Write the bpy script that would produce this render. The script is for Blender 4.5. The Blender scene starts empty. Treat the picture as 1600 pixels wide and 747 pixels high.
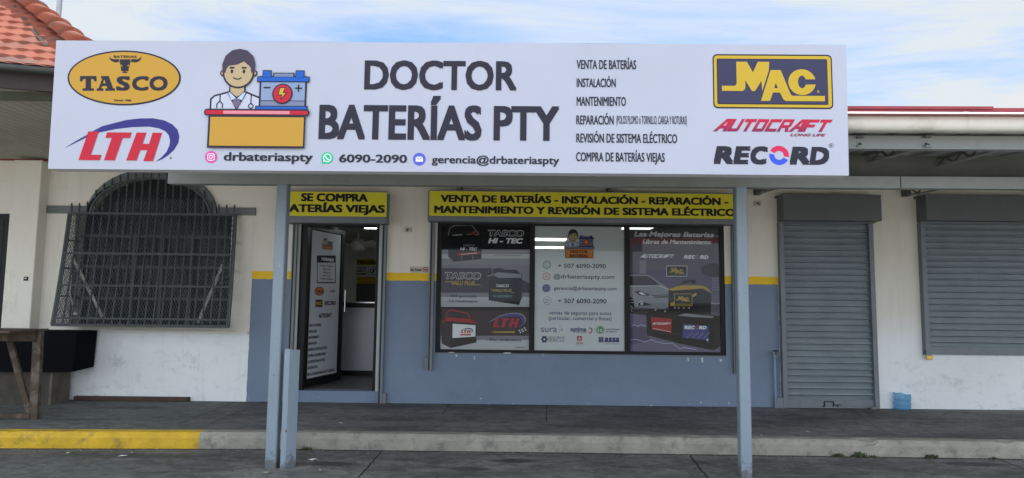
import bpy, math, random
from mathutils import Vector, Matrix, noise
from mathutils.geometry import tessellate_polygon
R = math.radians
random.seed(7)
SC = bpy.context.scene
COL = SC.collection

# ------------------------------------------------------------------ camera
FPX, CX, CY = 1040.0, 800.0, 373.5            # focal length and centre in photo pixels (1600 x 747)
PITCH, ROLL, CAMZ = R(5.16), R(0.63), 1.44
CAM = Vector((0, 0, CAMZ))
_f = Vector((0, math.cos(PITCH), math.sin(PITCH)))
_u = Vector((0, -math.sin(PITCH), math.cos(PITCH)))
_x = Vector((1, 0, 0))
CR = _x * math.cos(ROLL) + _u * math.sin(ROLL)
CU = _u * math.cos(ROLL) - _x * math.sin(ROLL)
cd = bpy.data.cameras.new('camera')
cam = bpy.data.objects.new('camera', cd); COL.objects.link(cam)
cd.sensor_width = 36.0; cd.lens = 36.0 * FPX / 1600.0
cd.clip_start = 0.05; cd.clip_end = 3000
cam.matrix_world = Matrix(((CR.x, CU.x, -_f.x, CAM.x), (CR.y, CU.y, -_f.y, CAM.y), (CR.z, CU.z, -_f.z, CAM.z), (0, 0, 0, 1)))
SC.camera = cam

# ------------------------------------------------------------------ exposure, world, sun
SC.view_settings.view_transform = 'Standard'
SC.view_settings.look = 'None'
SC.view_settings.gamma = 1.0
SC.view_settings.exposure = 0.95
SC.view_settings.use_curve_mapping = False
SUN_EL, SUN_AZ = R(62), R(14)                 # azimuth from +Y towards +X: behind the building, to the right
wd = bpy.data.worlds.new('World'); SC.world = wd; wd.use_nodes = True
wt = wd.node_tree; wt.nodes.clear()

def N(t, typ, **kw):
    n = t.nodes.new(typ)
    for k, v in kw.items():
        if k.startswith('i_'):
            n.inputs[k[2:].replace('_', ' ')].default_value = v
        else:
            setattr(n, k, v)
    return n

def M2(t, op, a, b=None, c=None, clamp=False):
    n = t.nodes.new('ShaderNodeMath'); n.operation = op; n.use_clamp = clamp
    for i, v in enumerate((a, b, c)):
        if v is None: continue
        if isinstance(v, (int, float)): n.inputs[i].default_value = v
        else: t.links.new(v, n.inputs[i])
    return n.outputs[0]

def MIX(t, fac, a, b, bt='MIX'):
    n = t.nodes.new('ShaderNodeMix'); n.data_type = 'RGBA'; n.blend_type = bt; n.clamp_factor = True
    for s, v in ((n.inputs[0], fac), (n.inputs[6], a), (n.inputs[7], b)):
        if isinstance(v, (int, float)): s.default_value = v
        elif isinstance(v, (tuple, list)): s.default_value = (*v[:3], 1)
        else: t.links.new(v, s)
    return n.outputs[2]

def RAMP(t, fac, stops):
    n = t.nodes.new('ShaderNodeValToRGB'); e = n.color_ramp.elements
    while len(e) < len(stops): e.new(0.5)
    for i, (p, c) in enumerate(stops):
        e[i].position = p
        e[i].color = (c, c, c, 1) if isinstance(c, (int, float)) else (*c, 1)
    t.links.new(fac, n.inputs[0])
    return n.outputs[0]

def NOISE(t, vec, scale, detail=4, rough=0.55, dist=0.0):
    n = t.nodes.new('ShaderNodeTexNoise'); n.inputs['Scale'].default_value = scale
    n.inputs['Detail'].default_value = detail; n.inputs['Roughness'].default_value = rough
    n.inputs['Distortion'].default_value = dist
    t.links.new(vec, n.inputs['Vector'])
    return n.outputs['Fac']

def MAP(t, vec, scale=(1, 1, 1), loc=(0, 0, 0), rot=(0, 0, 0)):
    n = t.nodes.new('ShaderNodeMapping')
    n.inputs['Scale'].default_value = scale; n.inputs['Location'].default_value = loc; n.inputs['Rotation'].default_value = rot
    t.links.new(vec, n.inputs['Vector'])
    return n.outputs[0]

def build_world():
    t = wt
    sky = N(t, 'ShaderNodeTexSky', sky_type='NISHITA', sun_disc=False)
    sky.sun_elevation = SUN_EL; sky.sun_rotation = SUN_AZ
    sky.air_density = 1.0; sky.dust_density = 0.8; sky.ozone_density = 2.0
    tc = N(t, 'ShaderNodeTexCoord')
    d = tc.outputs['Generated']
    sp = N(t, 'ShaderNodeSeparateXYZ'); t.links.new(d, sp.inputs[0])
    # project on a cloud layer so the wisps get smaller towards the horizon
    zz = M2(t, 'MAXIMUM', sp.outputs[2], 0.04)
    cx = M2(t, 'DIVIDE', sp.outputs[0], zz); cy = M2(t, 'DIVIDE', sp.outputs[1], zz)
    cb = N(t, 'ShaderNodeCombineXYZ'); t.links.new(cx, cb.inputs[0]); t.links.new(cy, cb.inputs[1])
    lay = cb.outputs[0]
    n1 = NOISE(t, MAP(t, lay, (0.62, 1.35, 1), (3.1, 1.7, 0), (0, 0, R(24))), 1.0, 10, 0.60, 0.5)
    n2 = NOISE(t, MAP(t, lay, (0.16, 0.3, 1), (5.4, 0.3, 0)), 1.0, 3, 0.5, 0.2)
    wis = M2(t, 'ADD', M2(t, 'MULTIPLY', n1, 0.75), M2(t, 'MULTIPLY', n2, 0.6))
    # the veil is thicker to the left and right of the clear patch
    sx = M2(t, 'DIVIDE', sp.outputs[0], M2(t, 'MAXIMUM', sp.outputs[1], 0.05))
    side = M2(t, 'ABSOLUTE', M2(t, 'SUBTRACT', sx, 0.16))
    wis = M2(t, 'ADD', wis, M2(t, 'MULTIPLY', M2(t, 'MINIMUM', side, 1.0), 0.13))
    fac = RAMP(t, wis, ((0.55, 0.0), (0.67, 0.42), (0.82, 1.0)))
    # a cumulus low on the right
    n3 = NOISE(t, MAP(t, d, (1, 1, 1)), 9.0, 7, 0.6, 0.0)
    elv = M2(t, 'DIVIDE', sp.outputs[2], M2(t, 'MAXIMUM', sp.outputs[1], 0.05))
    dx = M2(t, 'DIVIDE', M2(t, 'SUBTRACT', sx, 0.84), 0.19)
    dz = M2(t, 'DIVIDE', M2(t, 'SUBTRACT', elv, 0.20), 0.15)
    rad = M2(t, 'SQRT', M2(t, 'ADD', M2(t, 'MULTIPLY', dx, dx), M2(t, 'MULTIPLY', dz, dz)))
    cum = M2(t, 'SUBTRACT', M2(t, 'ADD', M2(t, 'SUBTRACT', 1.0, rad), M2(t, 'MULTIPLY', n3, 1.5)), 0.72)
    cumf = RAMP(t, cum, ((0.0, 0.0), (0.14, 0.95)))
    cumf = M2(t, 'MULTIPLY', cumf, M2(t, 'GREATER_THAN', sp.outputs[1], 0.05))
    skc = N(t, 'ShaderNodeMix', data_type='RGBA', blend_type='MULTIPLY')
    skc.inputs[0].default_value = 1.0
    t.links.new(sky.outputs[0], skc.inputs[6]); skc.inputs[7].default_value = (0.40, 0.75, 1.25, 1)
    SKY_S = 0.090
    # clouds opposite the sun, out of view: brighter and closer, added as fill light
    back = M2(t, 'MULTIPLY', M2(t, 'SUBTRACT', 0.25, sp.outputs[1]), 1.2, clamp=True)
    cl = MIX(t, back, tuple(x / SKY_S for x in (0.40, 0.435, 0.46)), tuple(x / SKY_S for x in (0.96, 1.06, 1.20)))
    fac = M2(t, 'ADD', fac, M2(t, 'MULTIPLY', back, 0.45), clamp=True)
    c1 = MIX(t, fac, skc.outputs[2], cl)
    c2 = MIX(t, cumf, c1, (0.43 / SKY_S, 0.44 / SKY_S, 0.445 / SKY_S))
    bg = N(t, 'ShaderNodeBackground'); bg.inputs[1].default_value = SKY_S
    t.links.new(c2, bg.inputs[0])
    out = N(t, 'ShaderNodeOutputWorld'); t.links.new(bg.outputs[0], out.inputs[0])
build_world()
sl = bpy.data.lights.new('sun', 'SUN'); sl.energy = 3.6; sl.angle = R(0.5); sl.color = (1.0, 0.94, 0.86)
so = bpy.data.objects.new('sun', sl); COL.objects.link(so)
sdir = Vector((math.sin(SUN_AZ) * math.cos(SUN_EL), math.cos(SUN_AZ) * math.cos(SUN_EL), math.sin(SUN_EL)))
so.rotation_euler = (-sdir).to_track_quat('-Z', 'Y').to_euler()
so.location = (3, 9, 12)

# ------------------------------------------------------------------ pixel <-> world helpers
def ray(px, py): return _f * FPX + CR * (px - CX) - CU * (py - CY)
def onY(px, py, Y):
    d = ray(px, py); return CAM + d * (Y / d.y)
def onZ(px, py, Z):
    d = ray(px, py); return CAM + d * ((Z - CAMZ) / d.z)
def onP(px, py, O, n):
    d = ray(px, py); return CAM + d * ((O - CAM).dot(n) / d.dot(n))
YW = 8.33                                     # the shop front
ZS = 0.15                                     # walkway level above the car park
def WX(px, py, Y=YW): return onY(px, py, Y).x
def WZ(px, py, Y=YW): return onY(px, py, Y).z

# ------------------------------------------------------------------ mesh building
MATS = {}
class MB:
    def __init__(s): s.v = []; s.f = []; s.m = []; s.mats = []; s.smooth = []
    def mi(s, mat):
        if mat not in s.mats: s.mats.append(mat)
        return s.mats.index(mat)
    def face(s, pts, mat, smooth=False):
        b = len(s.v); s.v += [tuple(p) for p in pts]; s.f.append(tuple(range(b, b + len(pts)))); s.m.append(s.mi(mat)); s.smooth.append(smooth)
    def add(s, vs, fs, mat, smooth=False):
        b = len(s.v); s.v += [tuple(p) for p in vs]; k = s.mi(mat)
        for f in fs: s.f.append(tuple(i + b for i in f)); s.m.append(k); s.smooth.append(smooth)
    def box(s, a, b, mat):
        (x0, y0, z0), (x1, y1, z1) = a, b
        x0, x1 = min(x0, x1), max(x0, x1); y0, y1 = min(y0, y1), max(y0, y1); z0, z1 = min(z0, z1), max(z0, z1)
        vs = [(x0, y0, z0), (x1, y0, z0), (x1, y1, z0), (x0, y1, z0), (x0, y0, z1), (x1, y0, z1), (x1, y1, z1), (x0, y1, z1)]
        s.add(vs, [(0, 3, 2, 1), (4, 5, 6, 7), (0, 1, 5, 4), (1, 2, 6, 5), (2, 3, 7, 6), (3, 0, 4, 7)], mat)
    def cbox(s, a, b, mat, c=0.006):
        """box with chamfered edges"""
        (x0, y0, z0), (x1, y1, z1) = a, b
        x0, x1 = min(x0, x1), max(x0, x1); y0, y1 = min(y0, y1), max(y0, y1); z0, z1 = min(z0, z1), max(z0, z1)
        import bmesh
        bm = bmesh.new(); bmesh.ops.create_cube(bm, size=1.0)
        for v in bm.verts:
            v.co = ((x0 + x1) / 2 + v.co.x * (x1 - x0), (y0 + y1) / 2 + v.co.y * (y1 - y0), (z0 + z1) / 2 + v.co.z * (z1 - z0))
        bmesh.ops.bevel(bm, geom=bm.edges[:], offset=c, segments=2, affect='EDGES', profile=0.5)
        bm.verts.ensure_lookup_table(); bm.verts.index_update()
        s.add([v.co[:] for v in bm.verts], [tuple(v.index for v in f.verts) for f in bm.faces], mat); bm.free()
    def bar(s, p, q, w, h, mat, up=(0, 0, 1)):
        """rectangular bar from p to q, w across, h along up"""
        p, q = Vector(p), Vector(q); d = (q - p).normalized(); up = Vector(up)
        a = d.cross(up)
        if a.length < 1e-4: a = d.cross(Vector((0, 1, 0)))
        a.normalize(); b = a.cross(d).normalized()
        vs = []
        for c in (p, q):
            for i, j in ((-1, -1), (1, -1), (1, 1), (-1, 1)): vs.append(c + a * (i * w / 2) + b * (j * h / 2))
        s.add(vs, [(0, 1, 2, 3), (7, 6, 5, 4), (0, 4, 5, 1), (1, 5, 6, 2), (2, 6, 7, 3), (3, 7, 4, 0)], mat)
    def tube(s, pts, r, mat, n=8, smooth=True, cap=True):
        pts = [Vector(p) for p in pts]; rr = r if isinstance(r, (list, tuple)) else [r] * len(pts)
        ref = Vector((0, 0, 1)); vs = []; fs = []
        for i, p in enumerate(pts):
            d = (pts[min(i + 1, len(pts) - 1)] - pts[max(i - 1, 0)]).normalized()
            rf = ref if abs(d.dot(ref)) < 0.95 else Vector((0, 1, 0))
            a = d.cross(rf).normalized(); b = a.cross(d).normalized()
            for k in range(n):
                t = 2 * math.pi * k / n; vs.append(p + a * (rr[i] * math.cos(t)) + b * (rr[i] * math.sin(t)))
        for i in range(len(pts) - 1):
            for k in range(n):
                k2 = (k + 1) % n; fs.append((i * n + k, i * n + k2, (i + 1) * n + k2, (i + 1) * n + k))
        s.add(vs, fs, mat, smooth)
        if cap:
            s.face(vs[:n][::-1], mat); s.face(vs[-n:], mat)
    def lathe(s, prof, mat, c=(0, 0, 0), n=20, smooth=True):
        vs = []; fs = []
        for r, z in prof:
            for k in range(n):
                t = 2 * math.pi * k / n; vs.append((c[0] + r * math.cos(t), c[1] + r * math.sin(t), c[2] + z))
        for i in range(len(prof) - 1):
            for k in range(n):
                k2 = (k + 1) % n; fs.append((i * n + k, i * n + k2, (i + 1) * n + k2, (i + 1) * n + k))
        s.add(vs, fs, mat, smooth)
    def build(s, name, parent=None):
        me = bpy.data.meshes.new(name); me.from_pydata(s.v, [], s.f)
        for m in s.mats: me.materials.append(MATS[m] if isinstance(m, str) else m)
        me.polygons.foreach_set('material_index', s.m); me.polygons.foreach_set('use_smooth', s.smooth)
        me.update(); me.validate()
        o = bpy.data.objects.new(name, me); COL.objects.link(o)
        if parent: o.parent = parent
        return o

def tag(o, label=None, cat=None, group=None, kind=None):
    if label: o['label'] = label
    if cat: o['category'] = cat
    if group: o['group'] = group
    if kind: o['kind'] = kind
    return o
def thing(name, label, cat, loc=(0, 0, 0), group=None, mw=None):
    o = bpy.data.objects.new(name, None); COL.objects.link(o); o.empty_display_size = 0.2
    if mw is not None: o.matrix_world = mw
    else: o.location = loc
    return tag(o, label, cat, group)
def part(name, parent):                       # an Empty part that holds sub-parts
    o = bpy.data.objects.new(name, None); COL.objects.link(o); o.parent = parent; o.empty_display_size = 0.1
    return o
def struct(o): o['kind'] = 'structure'; return o

# ------------------------------------------------------------------ materials
def mat(name, col, rough=0.6, metal=0.0, spec=0.5, var=0.0, vscale=6.0, bump=0.0, bscale=40.0, dirt=None, coat=0.0):
    """plain surface with noise in colour and relief; dirt = (colour, amount, scale)"""
    m = bpy.data.materials.new(name); m.use_nodes = True; t = m.node_tree
    b = t.nodes['Principled BSDF']
    b.inputs['Roughness'].default_value = rough; b.inputs['Metallic'].default_value = metal
    b.inputs['Specular IOR Level'].default_value = spec; b.inputs['Coat Weight'].default_value = coat
    b.inputs['Base Color'].default_value = (*col, 1)
    if var or bump or dirt:
        g = N(t, 'ShaderNodeNewGeometry'); p = g.outputs['Position']
        c = None
        if var:
            n = NOISE(t, p, vscale, 5, 0.6)
            c = MIX(t, RAMP(t, n, ((0.3, 0.0), (0.7, 1.0))), tuple(x * (1 - var) for x in col), tuple(min(1, x * (1 + var)) for x in col))
        if dirt:
            n = NOISE(t, p, dirt[2], 7, 0.68, 0.3)
            f = RAMP(t, n, ((0.52, 0.0), (0.74, dirt[1])))
            c = MIX(t, f, c if c is not None else col, dirt[0])
        if c is not None: t.links.new(c, b.inputs['Base Color'])
        if bump:
            bn = N(t, 'ShaderNodeBump'); bn.inputs['Strength'].default_value = bump; bn.inputs['Distance'].default_value = 0.01
            t.links.new(NOISE(t, p, bscale, 5, 0.6), bn.inputs['Height']); t.links.new(bn.outputs[0], b.inputs['Normal'])
    MATS[name] = m
    return m

def flatmat(name, col, rough=0.6, spec=0.12):
    return mat(name, col, rough=rough, spec=spec)

mat('sign_white', (0.385, 0.40, 0.48), 0.36, spec=0.4, var=0.035, vscale=0.9, bump=0.12, bscale=1.8, dirt=((0.30, 0.31, 0.37), 0.22, 1.1))
mat('sign_side', (0.55, 0.56, 0.60), 0.5)
for nm, c in dict(ink=(0.030, 0.029, 0.044), ink_black=(0.02, 0.02, 0.02), gold=(0.46, 0.26, 0.045), mac_gold=(0.50, 0.34, 0.04), mac_navy=(0.046, 0.047, 0.092),
                  red=(0.44, 0.025, 0.045), crimson=(0.58, 0.03, 0.09), maroon=(0.22, 0.03, 0.07), navy=(0.040, 0.037, 0.18), blue=(0.022, 0.10, 0.42), ring_blue=(0.05, 0.09, 0.60),
                  skin=(0.42, 0.32, 0.19), hair=(0.060, 0.048, 0.075), coat=(0.45, 0.47, 0.57), shirt=(0.42, 0.50, 0.66), tie=(0.14, 0.12, 0.18), battery=(0.22, 0.28, 0.42),
                  battery_dark=(0.17, 0.20, 0.30), pink_red=(0.62, 0.22, 0.26), insta=(0.58, 0.09, 0.30), whats=(0.03, 0.45, 0.24), mail=(0.10, 0.11, 0.52), white=(0.78, 0.78, 0.80),
                  banner=(0.68, 0.61, 0.045), label_yellow=(0.48, 0.38, 0.02), print_dark=(0.016, 0.014, 0.018), print_black=(0.007, 0.007, 0.009), print_plum=(0.042, 0.030, 0.042), print_grey=(0.50, 0.50, 0.52), print_mid=(0.23, 0.22, 0.25),
                  print_white=(0.80, 0.80, 0.82), print_red=(0.40, 0.03, 0.035), print_gold=(0.50, 0.33, 0.05), print_teal=(0.12, 0.36, 0.36), print_purple=(0.105, 0.085, 0.155), print_lilac=(0.165, 0.145, 0.225),
                  print_blue=(0.06, 0.07, 0.26), print_silver=(0.27, 0.27, 0.30), film_ink=(0.035, 0.035, 0.05), film_navy=(0.05, 0.05, 0.17), film_green=(0.09, 0.24, 0.12), film_red=(0.42, 0.04, 0.05), film_orange=(0.44, 0.17, 0.05),
                  film_grey=(0.16, 0.16, 0.20), film_cyan=(0.20, 0.36, 0.44), film_purple=(0.11, 0.10, 0.30), film_pink=(0.50, 0.18, 0.18), glow_line=(0.50, 0.52, 0.72)).items():
    flatmat(nm, c)

def grad_mat(name, c0, c1, z0, z1, ang=0.0):
    """a printed colour ramp in object space, bottom to top"""
    m = flatmat(name, c0); t = m.node_tree; b = t.nodes['Principled BSDF']
    tc = N(t, 'ShaderNodeTexCoord'); sp = N(t, 'ShaderNodeSeparateXYZ'); t.links.new(tc.outputs['Object'], sp.inputs[0])
    f = M2(t, 'DIVIDE', M2(t, 'SUBTRACT', sp.outputs[2], z0), z1 - z0, clamp=True)
    n = NOISE(t, tc.outputs['Object'], 5.0, 4)
    f = M2(t, 'ADD', f, M2(t, 'MULTIPLY', M2(t, 'SUBTRACT', n, 0.5), 0.25))
    t.links.new(MIX(t, f, c0, c1), b.inputs['Base Color'])
    return m

def wall_mat():
    m = bpy.data.materials.new('painted_wall'); m.use_nodes = True; t = m.node_tree; b = t.nodes['Principled BSDF']
    g = N(t, 'ShaderNodeNewGeometry'); p = g.outputs['Position']
    sp = N(t, 'ShaderNodeSeparateXYZ'); t.links.new(p, sp.inputs[0]); X, Z = sp.outputs[0], sp.outputs[2]
    wob = M2(t, 'MULTIPLY', M2(t, 'SUBTRACT', NOISE(t, p, 9.0, 4), 0.5), 0.024)
    Xw = M2(t, 'ADD', X, wob); Zw = M2(t, 'ADD', Z, wob)
    big = NOISE(t, p, 0.8, 5, 0.6)
    cream = MIX(t, RAMP(t, big, ((0.3, 0.0), (0.7, 1.0))), (0.68, 0.645, 0.56), (0.75, 0.715, 0.63))
    white = MIX(t, RAMP(t, big, ((0.3, 0.0), (0.7, 1.0))), (0.72, 0.735, 0.725), (0.80, 0.81, 0.80))
    zl = WZ(250, 520)
    low = RAMP(t, M2(t, 'MULTIPLY', M2(t, 'SUBTRACT', M2(t, 'ADD', zl, 0.35), Z), 1.3), ((0.0, 0.0), (0.5, 1.0)))  # lower right wall fades to white: low sky light put into the colour
    lowl = M2(t, 'LESS_THAN', Zw, zl)
    xl, xr = WX(389, 530), WX(1217, 500)
    lf = M2(t, 'LESS_THAN', X, xl)
    lowmask = M2(t, 'ADD', M2(t, 'MULTIPLY', lf, lowl), M2(t, 'MULTIPLY', M2(t, 'SUBTRACT', 1.0, lf), low))
    c = MIX(t, lowmask, cream, white)
    # grime: scuffs low on the wall, streaks below the ledge
    sc = NOISE(t, MAP(t, p, (3.0, 1, 5.0)), 1.6, 8, 0.72, 0.6)
    f1 = RAMP(t, sc, ((0.54, 0.0), (0.72, 0.42)))
    hz = RAMP(t, M2(t, 'DIVIDE', M2(t, 'SUBTRACT', Z, ZS), 1.1), ((0.0, 1.0), (0.5, 0.7), (1.0, 0.15)))
    c = MIX(t, M2(t, 'MULTIPLY', f1, hz), c, (0.22, 0.23, 0.22))
    vs = NOISE(t, MAP(t, p, (7.0, 1, 0.5)), 1.5, 6, 0.6)
    c = MIX(t, RAMP(t, vs, ((0.55, 0.0), (0.8, 0.22))), c, (0.36, 0.34, 0.29))
    spots = NOISE(t, p, 55.0, 2, 0.5)
    c = MIX(t, RAMP(t, spots, ((0.74, 0.0), (0.78, 0.55))), c, (0.14, 0.14, 0.13))
    for (sx_, sy_, rx_, rz_) in ((*(WX(290, 563), WZ(290, 563)), 0.55, 0.16), (*(WX(182, 565), WZ(182, 565)), 0.16, 0.18), (*(WX(1480, 598), WZ(1480, 598)), 0.5, 0.05), (*(WX(25, 470), WZ(25, 470)), 0.2, 0.5)):
        ex = M2(t, 'DIVIDE', M2(t, 'SUBTRACT', X, sx_), rx_); ez = M2(t, 'DIVIDE', M2(t, 'SUBTRACT', Z, sy_), rz_)
        rr = M2(t, 'SQRT', M2(t, 'ADD', M2(t, 'MULTIPLY', ex, ex), M2(t, 'MULTIPLY', ez, ez)))
        sm = RAMP(t, NOISE(t, MAP(t, p, (9.0, 1, 3.5)), 1.6, 7, 0.7, 1.2), ((0.50, 0.0), (0.72, 0.4)))
        c = MIX(t, M2(t, 'MULTIPLY', sm, RAMP(t, rr, ((0.5, 1.0), (1.05, 0.0)))), c, (0.25, 0.26, 0.24))
    # blue grey dado with a yellow stripe
    zs0, zs1 = WZ(640, 438.5), WZ(640, 426.3)
    inx = M2(t, 'MULTIPLY', M2(t, 'GREATER_THAN', Xw, xl), M2(t, 'LESS_THAN', Xw, xr))
    bl = NOISE(t, p, 1.7, 6, 0.6)
    blue = MIX(t, RAMP(t, bl, ((0.3, 0.0), (0.7, 1.0))), (0.160, 0.205, 0.275), (0.185, 0.235, 0.310))
    blue = MIX(t, M2(t, 'MULTIPLY', f1, M2(t, 'MULTIPLY', hz, 0.55)), blue, (0.10, 0.13, 0.19))
    chips = NOISE(t, p, 23.0, 3, 0.5)
    ch = M2(t, 'MULTIPLY', RAMP(t, chips, ((0.70, 0.0), (0.72, 1.0))), M2(t, 'LESS_THAN', Z, 0.24))
    blue = MIX(t, ch, blue, (0.5, 0.52, 0.52))
    c = MIX(t, M2(t, 'MULTIPLY', inx, M2(t, 'LESS_THAN', Zw, zs0)), c, blue)
    st = M2(t, 'MULTIPLY', M2(t, 'GREATER_THAN', Zw, zs0), M2(t, 'LESS_THAN', Zw, zs1))
    c = MIX(t, M2(t, 'MULTIPLY', inx, st), c, (0.80, 0.50, 0.025))
    t.links.new(c, b.inputs['Base Color']); b.inputs['Roughness'].default_value = 0.72; b.inputs['Specular IOR Level'].default_value = 0.3
    bn = N(t, 'ShaderNodeBump'); bn.inputs['Strength'].default_value = 0.35; bn.inputs['Distance'].default_value = 0.008
    hh = M2(t, 'ADD', NOISE(t, p, 60.0, 4), M2(t, 'MULTIPLY', NOISE(t, p, 3.0, 3), 2.0))
    t.links.new(hh, bn.inputs['Height']); t.links.new(bn.outputs[0], b.inputs['Normal'])
    MATS['painted_wall'] = m
wall_mat()

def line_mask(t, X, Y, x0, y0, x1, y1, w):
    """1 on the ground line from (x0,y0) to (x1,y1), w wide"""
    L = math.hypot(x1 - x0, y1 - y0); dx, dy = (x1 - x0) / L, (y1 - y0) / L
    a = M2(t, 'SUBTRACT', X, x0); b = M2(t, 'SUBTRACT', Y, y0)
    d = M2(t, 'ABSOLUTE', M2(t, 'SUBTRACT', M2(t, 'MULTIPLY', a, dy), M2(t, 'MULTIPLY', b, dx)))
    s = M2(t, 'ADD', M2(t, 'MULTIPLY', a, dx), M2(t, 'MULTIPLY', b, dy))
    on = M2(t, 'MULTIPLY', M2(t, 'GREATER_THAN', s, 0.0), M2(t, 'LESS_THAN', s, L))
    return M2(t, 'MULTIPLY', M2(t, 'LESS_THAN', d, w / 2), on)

def ground_mat(name, ca, cb, lines=(), blots=(), rough=0.8, zed=0.0, green=None):
    m = bpy.data.materials.new(name); m.use_nodes = True; t = m.node_tree; b = t.nodes['Principled BSDF']
    g = N(t, 'ShaderNodeNewGeometry'); p = g.outputs['Position']
    wv = N(t, 'ShaderNodeTexNoise'); wv.inputs['Scale'].default_value = 5.0; t.links.new(p, wv.inputs['Vector'])
    sp = N(t, 'ShaderNodeSeparateXYZ'); t.links.new(p, sp.inputs[0]); X, Y = sp.outputs[0], sp.outputs[1]
    big = NOISE(t, MAP(t, p, (0.7, 1.6, 1)), 1.1, 8, 0.66, 0.4)
    c = MIX(t, RAMP(t, big, ((0.32, 0.0), (0.68, 1.0))), ca, cb)
    if green:
        f = RAMP(t, M2(t, 'DIVIDE', M2(t, 'SUBTRACT', green[0], X), green[1]), ((0.0, 0.0), (1.0, 0.8)))
        c = MIX(t, f, c, MIX(t, big, green[2], green[3]))
    fine = NOISE(t, p, 120.0, 3, 0.6)
    c = MIX(t, RAMP(t, fine, ((0.35, 0.35), (0.65, 0.0))), c, tuple(x * 0.45 for x in ca))
    gr = NOISE(t, p, 34.0, 4, 0.7)
    c = MIX(t, RAMP(t, gr, ((0.66, 0.0), (0.74, 0.35))), c, tuple(x * 2.2 for x in cb))
    st = NOISE(t, MAP(t, p, (1.0, 2.4, 1), (4, 2, 0)), 2.3, 8, 0.7, 0.8)
    c = MIX(t, RAMP(t, st, ((0.52, 0.0), (0.70, 0.62))), c, tuple(x * 0.42 for x in ca))
    mid = NOISE(t, MAP(t, p, (1.0, 1.5, 1), (9, 4, 0)), 6.5, 6, 0.7, 0.6)
    c = MIX(t, RAMP(t, mid, ((0.40, 0.55), (0.56, 0.0))), c, tuple(x * 0.6 for x in ca))
    mid2 = NOISE(t, MAP(t, p, (1.0, 2.0, 1), (2, 7, 0)), 11.0, 5, 0.7, 0.3)
    c = MIX(t, RAMP(t, mid2, ((0.56, 0.0), (0.72, 0.5))), c, tuple(x * 1.25 for x in cb))
    edge = M2(t, 'MULTIPLY', M2(t, 'SUBTRACT', wv.outputs['Fac'], 0.5), 0.6)
    for (bx, by, rx, ry, am) in blots:
        ex = M2(t, 'DIVIDE', M2(t, 'SUBTRACT', X, bx), rx); ey = M2(t, 'DIVIDE', M2(t, 'SUBTRACT', Y, by), ry)
        r = M2(t, 'ADD', M2(t, 'SQRT', M2(t, 'ADD', M2(t, 'MULTIPLY', ex, ex), M2(t, 'MULTIPLY', ey, ey))), edge)
        c = MIX(t, RAMP(t, r, ((0.6, am), (1.0, 0.0))), c, tuple(x * 0.3 for x in ca))
    wx = M2(t, 'ADD', X, M2(t, 'MULTIPLY', M2(t, 'SUBTRACT', NOISE(t, p, 9.0, 4), 0.5), 0.03))
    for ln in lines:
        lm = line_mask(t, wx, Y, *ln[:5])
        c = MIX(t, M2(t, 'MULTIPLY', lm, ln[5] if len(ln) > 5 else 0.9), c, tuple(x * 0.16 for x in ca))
    t.links.new(c, b.inputs['Base Color'])
    b.inputs['Roughness'].default_value = rough; b.inputs['Specular IOR Level'].default_value = 0.3
    bn = N(t, 'ShaderNodeBump'); bn.inputs['Strength'].default_value = 0.5; bn.inputs['Distance'].default_value = 0.006
    t.links.new(M2(t, 'ADD', NOISE(t, p, 90.0, 5, 0.65), NOISE(t, p, 7.0, 4)), bn.inputs['Height']); t.links.new(bn.outputs[0], b.inputs['Normal'])
    MATS[name] = m

def gp(px, py, z=0.0):
    q = onZ(px, py, z); return q.x, q.y
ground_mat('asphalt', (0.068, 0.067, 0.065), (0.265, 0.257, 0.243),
           lines=[(-14.0, 6.262, -4.9, 6.342, 0.045, 0.6), (-4.9, 6.342, -2.2, 6.447, 0.045, 0.65), (-2.2, 6.447, 0.0, 6.432, 0.045, 0.65), (0.0, 6.432, 3.0, 6.402, 0.05, 0.7), (3.0, 6.402, 5.2, 6.367, 0.05, 0.7), (5.2, 6.367, 16.0, 6.232, 0.05, 0.7), (*gp(608, 692), *gp(548, 760), 0.018), (*gp(1070, 702), *gp(1120, 765), 0.02), (*gp(1528, 706), *gp(1640, 747), 0.02), (*gp(-20, 712), *gp(330, 699), 0.012, 0.5), (*gp(250, 740), *gp(420, 705), 0.010, 0.5), (*gp(690, 745), *gp(905, 735), 0.006, 0.6), (*gp(905, 735), *gp(1000, 712), 0.006, 0.5), (*gp(1200, 735), *gp(1430, 722), 0.007, 0.5)],  # first strips darken the kerb foot: dirt and contact shade in the colour
           blots=[(*gp(805, 720), 0.22, 0.09, 0.75), (*gp(735, 733), 0.24, 0.08, 0.6), (*gp(1520, 725), 0.34, 0.1, 0.6), (*gp(520, 725), 0.25, 0.10, 0.7), (*gp(200, 712), 0.7, 0.10, 0.4), (*gp(640, 718), 0.2, 0.05, 0.4), (*gp(985, 730), 0.12, 0.04, 0.5)],
           green=(-2.2, 1.4, (0.085, 0.097, 0.093), (0.19, 0.205, 0.192)))
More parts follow.
